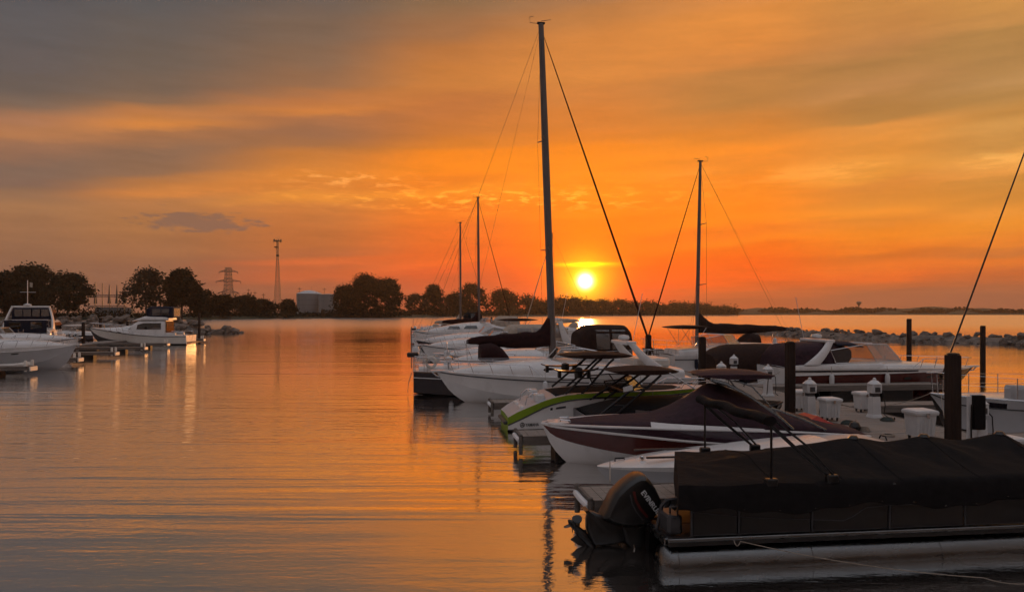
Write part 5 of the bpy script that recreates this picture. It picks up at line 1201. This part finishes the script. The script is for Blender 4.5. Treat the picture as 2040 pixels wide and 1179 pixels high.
# ------------------------------------------------------------------ boats of the left marina
def sportfish():
    P = at(381, 83.5); r = thing('sport_fishing_boat', 'white sport fishing boat with enclosed flybridge, bow left', 'motor boat', P, math.pi+.10)
    L_ = 10.9; B = 3.8
    T = [(0,1.75,-.5,.10,.95,1.05),(2.5,1.85,-.55,.12,.94,1.05),(5,1.88,-.6,.2,.92,1.22),(7.4,1.55,-.55,.45,.85,1.52),(9.2,.95,-.2,.8,.78,1.75),(10.3,.42,.7,1.3,.7,1.86),(10.9,.03,1.82,1.86,.6,1.92)]
    h = Hull(r, T, BOTTOM, [('topside', CREAM, 1, 1.86), ('upper_topside', WHITE, 1.86, 2)], WHITE, camber=.08)
    h.line(r, 'rub_rail', BLKP, 1.86, .035); h.line(r, 'boot_stripe', BLKP, 1.02, .04, 0)
    Arch([(5.9,1.3,1.25,2.3,2.6),(6.6,1.2,1.35,2.1,2.6),(8.0,.85,1.55,1.95,2.4),(9.6,.35,1.78,1.88,2.4)]).build('foredeck_trunk', WHITE, r)
    c = Arch([(2.35,1.45,1.0,2.72,6),(2.6,1.5,1.0,2.78,6),(5.0,1.45,1.15,2.74,6),(5.6,1.35,1.2,2.5,5),(6.5,1.15,1.3,1.9,4)]); c.build('deckhouse', WHITE, r)
    c.patch('cabin_window', SMOKE, r, 2.75, 5.35, 1.72, lambda x: 2.42 if x < 4.6 else 2.42-(x-4.6)*.30, sl1=-.1)
    for x in (6.9,7.9): h.patch(r, 'deck_porthole', SMOKE, x, x+.4, 1.9, 1.97, off=.01)
    for sg in (-1,1): MB().bevbox(5.85,6.15,sg*1.21-.02,sg*1.21+.02,1.72,1.86,.01).obj('vent', BLKP, r)
    fb = Arch([(2.0,1.3,2.76,3.0,5),(2.3,1.4,2.76,3.15,5),(4.4,1.4,2.76,3.2,5),(5.3,1.2,2.74,2.95,4),(6.0,.9,2.6,2.7,4)]); fb.build('flybridge', WHITE, r)
    e = Arch([(1.55,1.22,3.0,4.15,7),(1.7,1.3,3.0,4.22,7),(3.8,1.3,3.1,4.26,7),(4.35,1.2,3.15,4.1,6)]); e.build('flybridge_enclosure', NAVYC, r)
    for a, b in ((1.95,2.75),(2.85,3.75)): e.patch('clear_panel', VINYL, r, a, b, 3.25, 3.98, off=.02)
    o = MB().add([(1.52,-.9,3.2),(1.52,.9,3.2),(1.52,.9,4.0),(1.52,-.9,4.0)], [(0,1,2,3)]).obj('rear_panel', VINYL, r, 0)
    MB().add([(1.53,-1.0,3.15),(1.53,1.0,3.15),(1.53,1.0,4.05),(1.53,-1.0,4.05)], [(0,1,2,3)]).obj('rear_curtain', CREAMC, r, 0)
    MB().box(2.25,2.34,-1.2,1.2,1.0,2.6).obj('cabin_bulkhead', SMOKE, r, 0)
    for sg in (1,-1):
        MB().tube([(.3,sg*1.6,1.05),(.3,sg*1.6,1.45),(1.6,sg*1.62,1.5)], .03, 6).obj('cockpit_rail', STEEL, r); MB().bevbox(1.2,2.3,min(sg*1.2,sg*1.55),max(sg*1.2,sg*1.55),1.03,1.35,.05).obj('step_box', WHITE, r)
    MB().bevbox(-.55,.0,-1.5,1.5,.22,.32,.04).obj('swim_platform', TEAK, r)
    h.rail(r, 5.6, 10.6, .55, 7, .12, .022)
sportfish()
def flybridge():
    P = at(46, 61.0); r = thing('flybridge_cruiser', 'flybridge motor yacht seen from astern at the left edge', 'motor yacht', P+Vector((.2,0,0)), R(113))
    T = [(0,1.85,-.4,.2,.95,1.35),(3,1.95,-.5,.22,.94,1.35),(7,1.9,-.5,.3,.9,1.5),(9.5,1.1,-.1,.7,.8,1.75),(11,.05,1.5,1.6,.6,1.9)]
    h = Hull(r, T, BOTTOM, [('topside', WHITE, 1, 2)], WHITE); h.line(r, 'rub_rail', GREYP, 1.9, .04)
    a = Arch([(.05,1.75,1.3,2.15,6),(.3,1.78,1.3,2.25,6),(2.6,1.75,1.3,2.35,6)]); a.build('aft_cabin', WHITE, r)
    for sg in (1,-1): a.patch('cabin_window', SMOKE, r, .6, 1.5, 1.6, 2.0, sides=(sg,), off=.02)
    d = Arch([(2.2,1.7,1.3,3.0,7),(6.5,1.65,1.4,3.0,6),(7.8,1.3,1.5,2.1,5)]); d.build('deckhouse', WHITE, r); d.patch('side_window', SMOKE, r, 2.8, 6.3, 2.1, 2.75)
    MB().box(2.19,2.2,-1.45,1.45,1.9,2.9).obj('aft_curtain', NAVYC, r, 0)
    MB().bevbox(-.02,.04,-1.5,1.5,1.75,2.95,.02).obj('aft_canvas', NAVYC, r)
    for y in (-.75,.75): MB().bevbox(-.04,-.021,y-.4,y+.4,2.25,2.8,.008).obj('aft_window', SMOKE, r)
    for y in (-.85,-.1,.75): MB().bevbox(2.15,2.185,y-.32,y+.32,2.25,2.85,.02).obj('curtain_window', SMOKE, r)
    arch_leg(r, 1.2, 2.2, 1.78, 2.2, 4.05, 1.35, WHITE, .6, .08)
    f = Arch([(2.6,1.45,3.0,3.9,7),(2.8,1.5,3.0,4.0,7),(5.0,1.45,3.0,4.0,6),(5.6,1.3,3.0,3.8,6)]); f.build('flybridge_enclosure', NAVYC, r)
    for a0, b0 in ((2.95,3.9),(4.0,5.1)): f.patch('clear_panel', VINYL, r, a0, b0, 3.22, 3.82, off=.03)
    for y in (-.95,-.3,.35,.98): MB().bevbox(2.56,2.585,y-.28,y+.28,3.25,3.85,.01).obj('rear_panel', VINYL, r)
    MB().tube([(2.2,.25,4.1),(2.2,.25,6.3)], .03, 6).obj('mast_pole', WHP, r); MB().tube([(2.2,-.35,5.3),(2.2,.8,5.3)], .018, 5).obj('yardarm', WHP, r)
    MB().lathe([(.03,0),(.28,.03),(.30,.14),(.1,.22)], (2.2,.25,4.12), 12).obj('radar_dome', WHP, r)
    MB().add([(2.22,.1,6.15),(2.22,-.12,6.1),(2.22,-.1,5.7),(2.22,.1,5.75)], [(0,1,2,3)]).obj('burgee', CREAMC, r, 0)
    MB().tube([(-.05,.5,.4),(-.05,.5,2.2)], .02, 5).obj('ladder_rail', STEEL, r); MB().tube([(-.05,.15,.4),(-.05,.15,2.2)], .02, 5).obj('ladder_rail', STEEL, r)
    for k in range(5): MB().tube([(-.05,.15,.6+k*.35),(-.05,.5,.6+k*.35)], .015, 5).obj('ladder_rung', STEEL, r)
    rl = MB()
    for z in (2.6,3.0): rl.tube([(.2,-1.7,z-.2),(.1,-1.6,z),(.1,1.6,z),(.2,1.7,z-.2)], .018, 5)
    for y in (-1.6,-.8,0,.8,1.6): rl.tube([(.1,y,2.2),(.1,y,3.0)], .015, 5)
    rl.obj('aft_rail', STEEL, r)
flybridge()
LM = 'white cruisers of the left marina'
r, h, T = cruiser('express_boat', 'white express boat in front at the left edge, bow right', at(152, 47.2)-Vector((10.2*math.cos(.13), 10.2*math.sin(.13), 0)), .13, 10.2, 3.3, 1.25, 1.55, GREYW, cabin=.62, trunk0=.45, ws=(.3,.56,.6), arch=(.1,.2,2.9), stripe=WHITE)
h.patch(r, 'porthole', SMOKE, 7.0, 7.45, 1.60, 1.68, cham=1)
cruiser('express_boat', 'white express boat second from the left edge, bow right, behind the front one', at(156, 55.5)-Vector((10.4*math.cos(.13), 10.4*math.sin(.13), 0)), .13, 10.4, 3.3, 1.35, 1.7, WHITE, cabin=.62, trunk0=.45, ws=(.3,.56,.55), stripe=GREYP)
cruiser('runabout', 'small dark runabout with white hardtop left of the sport fishing boat', at(192, 97), math.pi+.1, 5.4, 2.2, .8, 1.0, NAVY, cabin=.45, trunk0=.45, ws=(.4,.6,.4), bimini=(.25,.75,1.9,WHITE), rail=False)
def dinghy():
    p = at(8, 44.5); r = thing('dinghy', 'pale inflatable dinghy beside the nearest left finger pier', 'dinghy', p+Vector((-1.6,0,0)), .1)
    for y in (-.55,.55): MB().tube([(0,y,.28),(1.2,y,.28),(2.2,y*.85,.32),(2.75,y*.4,.45),(2.95,0,.5)], [.16,.2,.2,.17,.12], 10).obj('tube', CREAM, r)
    MB().box(.1,2.3,-.5,.5,.08,.16).obj('floor', GREYP, r, 0); MB().bevbox(.05,.15,-.5,.5,.1,.5,.02).obj('transom', GREYP, r)
dinghy()

# ------------------------------------------------------------------ fenders and mooring lines
def fenders(root_name, spots, material):
    r = bpy.data.objects[root_name]
    for x, y, z in spots:
        f = MB().lathe([(.015,-.30),(.08,-.26),(.105,-.16),(.105,.16),(.08,.26),(.015,.30)], (x, y, z), 10).obj('fender', material, r)
        MB().tube([(x,y,z+.29),(x,y*.98,z+.62)], .01, 4).obj('fender_line', ROPE, f)
fenders('express_cruiser', [(2.2,1.62,.55),(4.2,1.66,.6),(6.0,1.6,.65)], WHP)
fenders('sport_cruiser', [(2.0,-1.6,.62),(4.6,-1.62,.62)], WHP)
fenders('jet_boat', [(4.4,-1.28,.62)], NAVYC)
fenders('tall_sailboat', [(1.6,-1.62,.55)], WHP)
fenders('bimini_cruiser', [(1.2,-1.55,.65),(3.2,-1.58,.7)], NAVYC)
rope_thing('mooring_line', 'sagging mooring line from the maroon boat bow to its finger pier', [(.95,17.9,.98),(1.1,19.0,.55)], .012, .12)
rope_thing('mooring_line', 'mooring line from the white speedboat bow down to the near finger pier', [pt(15.95,-7.2,.6),pt(14.45,-7.6,.56)], .012, .10)
rope_thing('mooring_line', 'slack line from the white cruiser bow back to its finger pier', [pt(31.3,-9.6,1.25),pt(33.5,-8.2,.55)], .014, .25)
rope_thing('mooring_line', 'mooring line from the dark sailboat stern to the pier beside it', [pt(34.2,-10.9,1.05),pt(34.3,-8.4,.55)], .014, .12)
rope_thing('mooring_line', 'crossed mooring line from the grey sloop bow to the dock edge, upper one', [pt(21.4,4.2,1.2),pt(19.6,3.0,.56)], .012, .15)
rope_thing('mooring_line', 'mooring line from the grey sloop bow to the dock edge, farther one', [pt(21.8,4.2,1.2),pt(23.8,3.0,.56)], .012, .15)
rope_thing('mooring_line', 'mooring line from the dark cruiser stern to the main dock', [pt(32.6,5.2,1.1),pt(31.6,3.0,.56)], .012, .12)
def hose_coil(px, d, label):
    p = at(px, d, DZ+.006); r = thing('hose_coil', label, 'hose', p)
    MB().tube([((.20-.0012*a)*math.cos(a*.42), (.20-.0012*a)*math.sin(a*.42), .014+.0011*a) for a in range(75)], .014, 5).obj('coil', mat('hose_green', (.02,.035,.03), .5), r)
    MB().lathe([(.014,0),(.02,.02),(.02,.06),(.012,.08)], (.2,0,.02), 8).obj('nozzle', BLKP, r)
hose_coil(1690, 20.6, 'dark garden hose coiled in front of the first dock box')
hose_coil(1768, 21.2, 'dark garden hose coiled right of the right-hand pedestal')

# ------------------------------------------------------------------ evening haze
def haze():
    m = bpy.data.materials.new('evening_haze'); m.use_nodes = True; t = m.node_tree; t.nodes.clear()
    o = t.nodes.new('ShaderNodeOutputMaterial'); v = t.nodes.new('ShaderNodeVolumePrincipled')
    v.inputs['Color'].default_value = (.9,.76,.64,1); v.inputs['Density'].default_value = HAZE; v.inputs['Anisotropy'].default_value = .55
    t.links.new(v.outputs[0], o.inputs['Volume'])
    tag(MB().box(-1900, 1900, -60, 2400, -2, 70).obj('haze', m, None, 0), 'thin warm evening haze over the whole bay', 'haze', kind='stuff')
HAZE = 1.2e-4
if HAZE: haze()
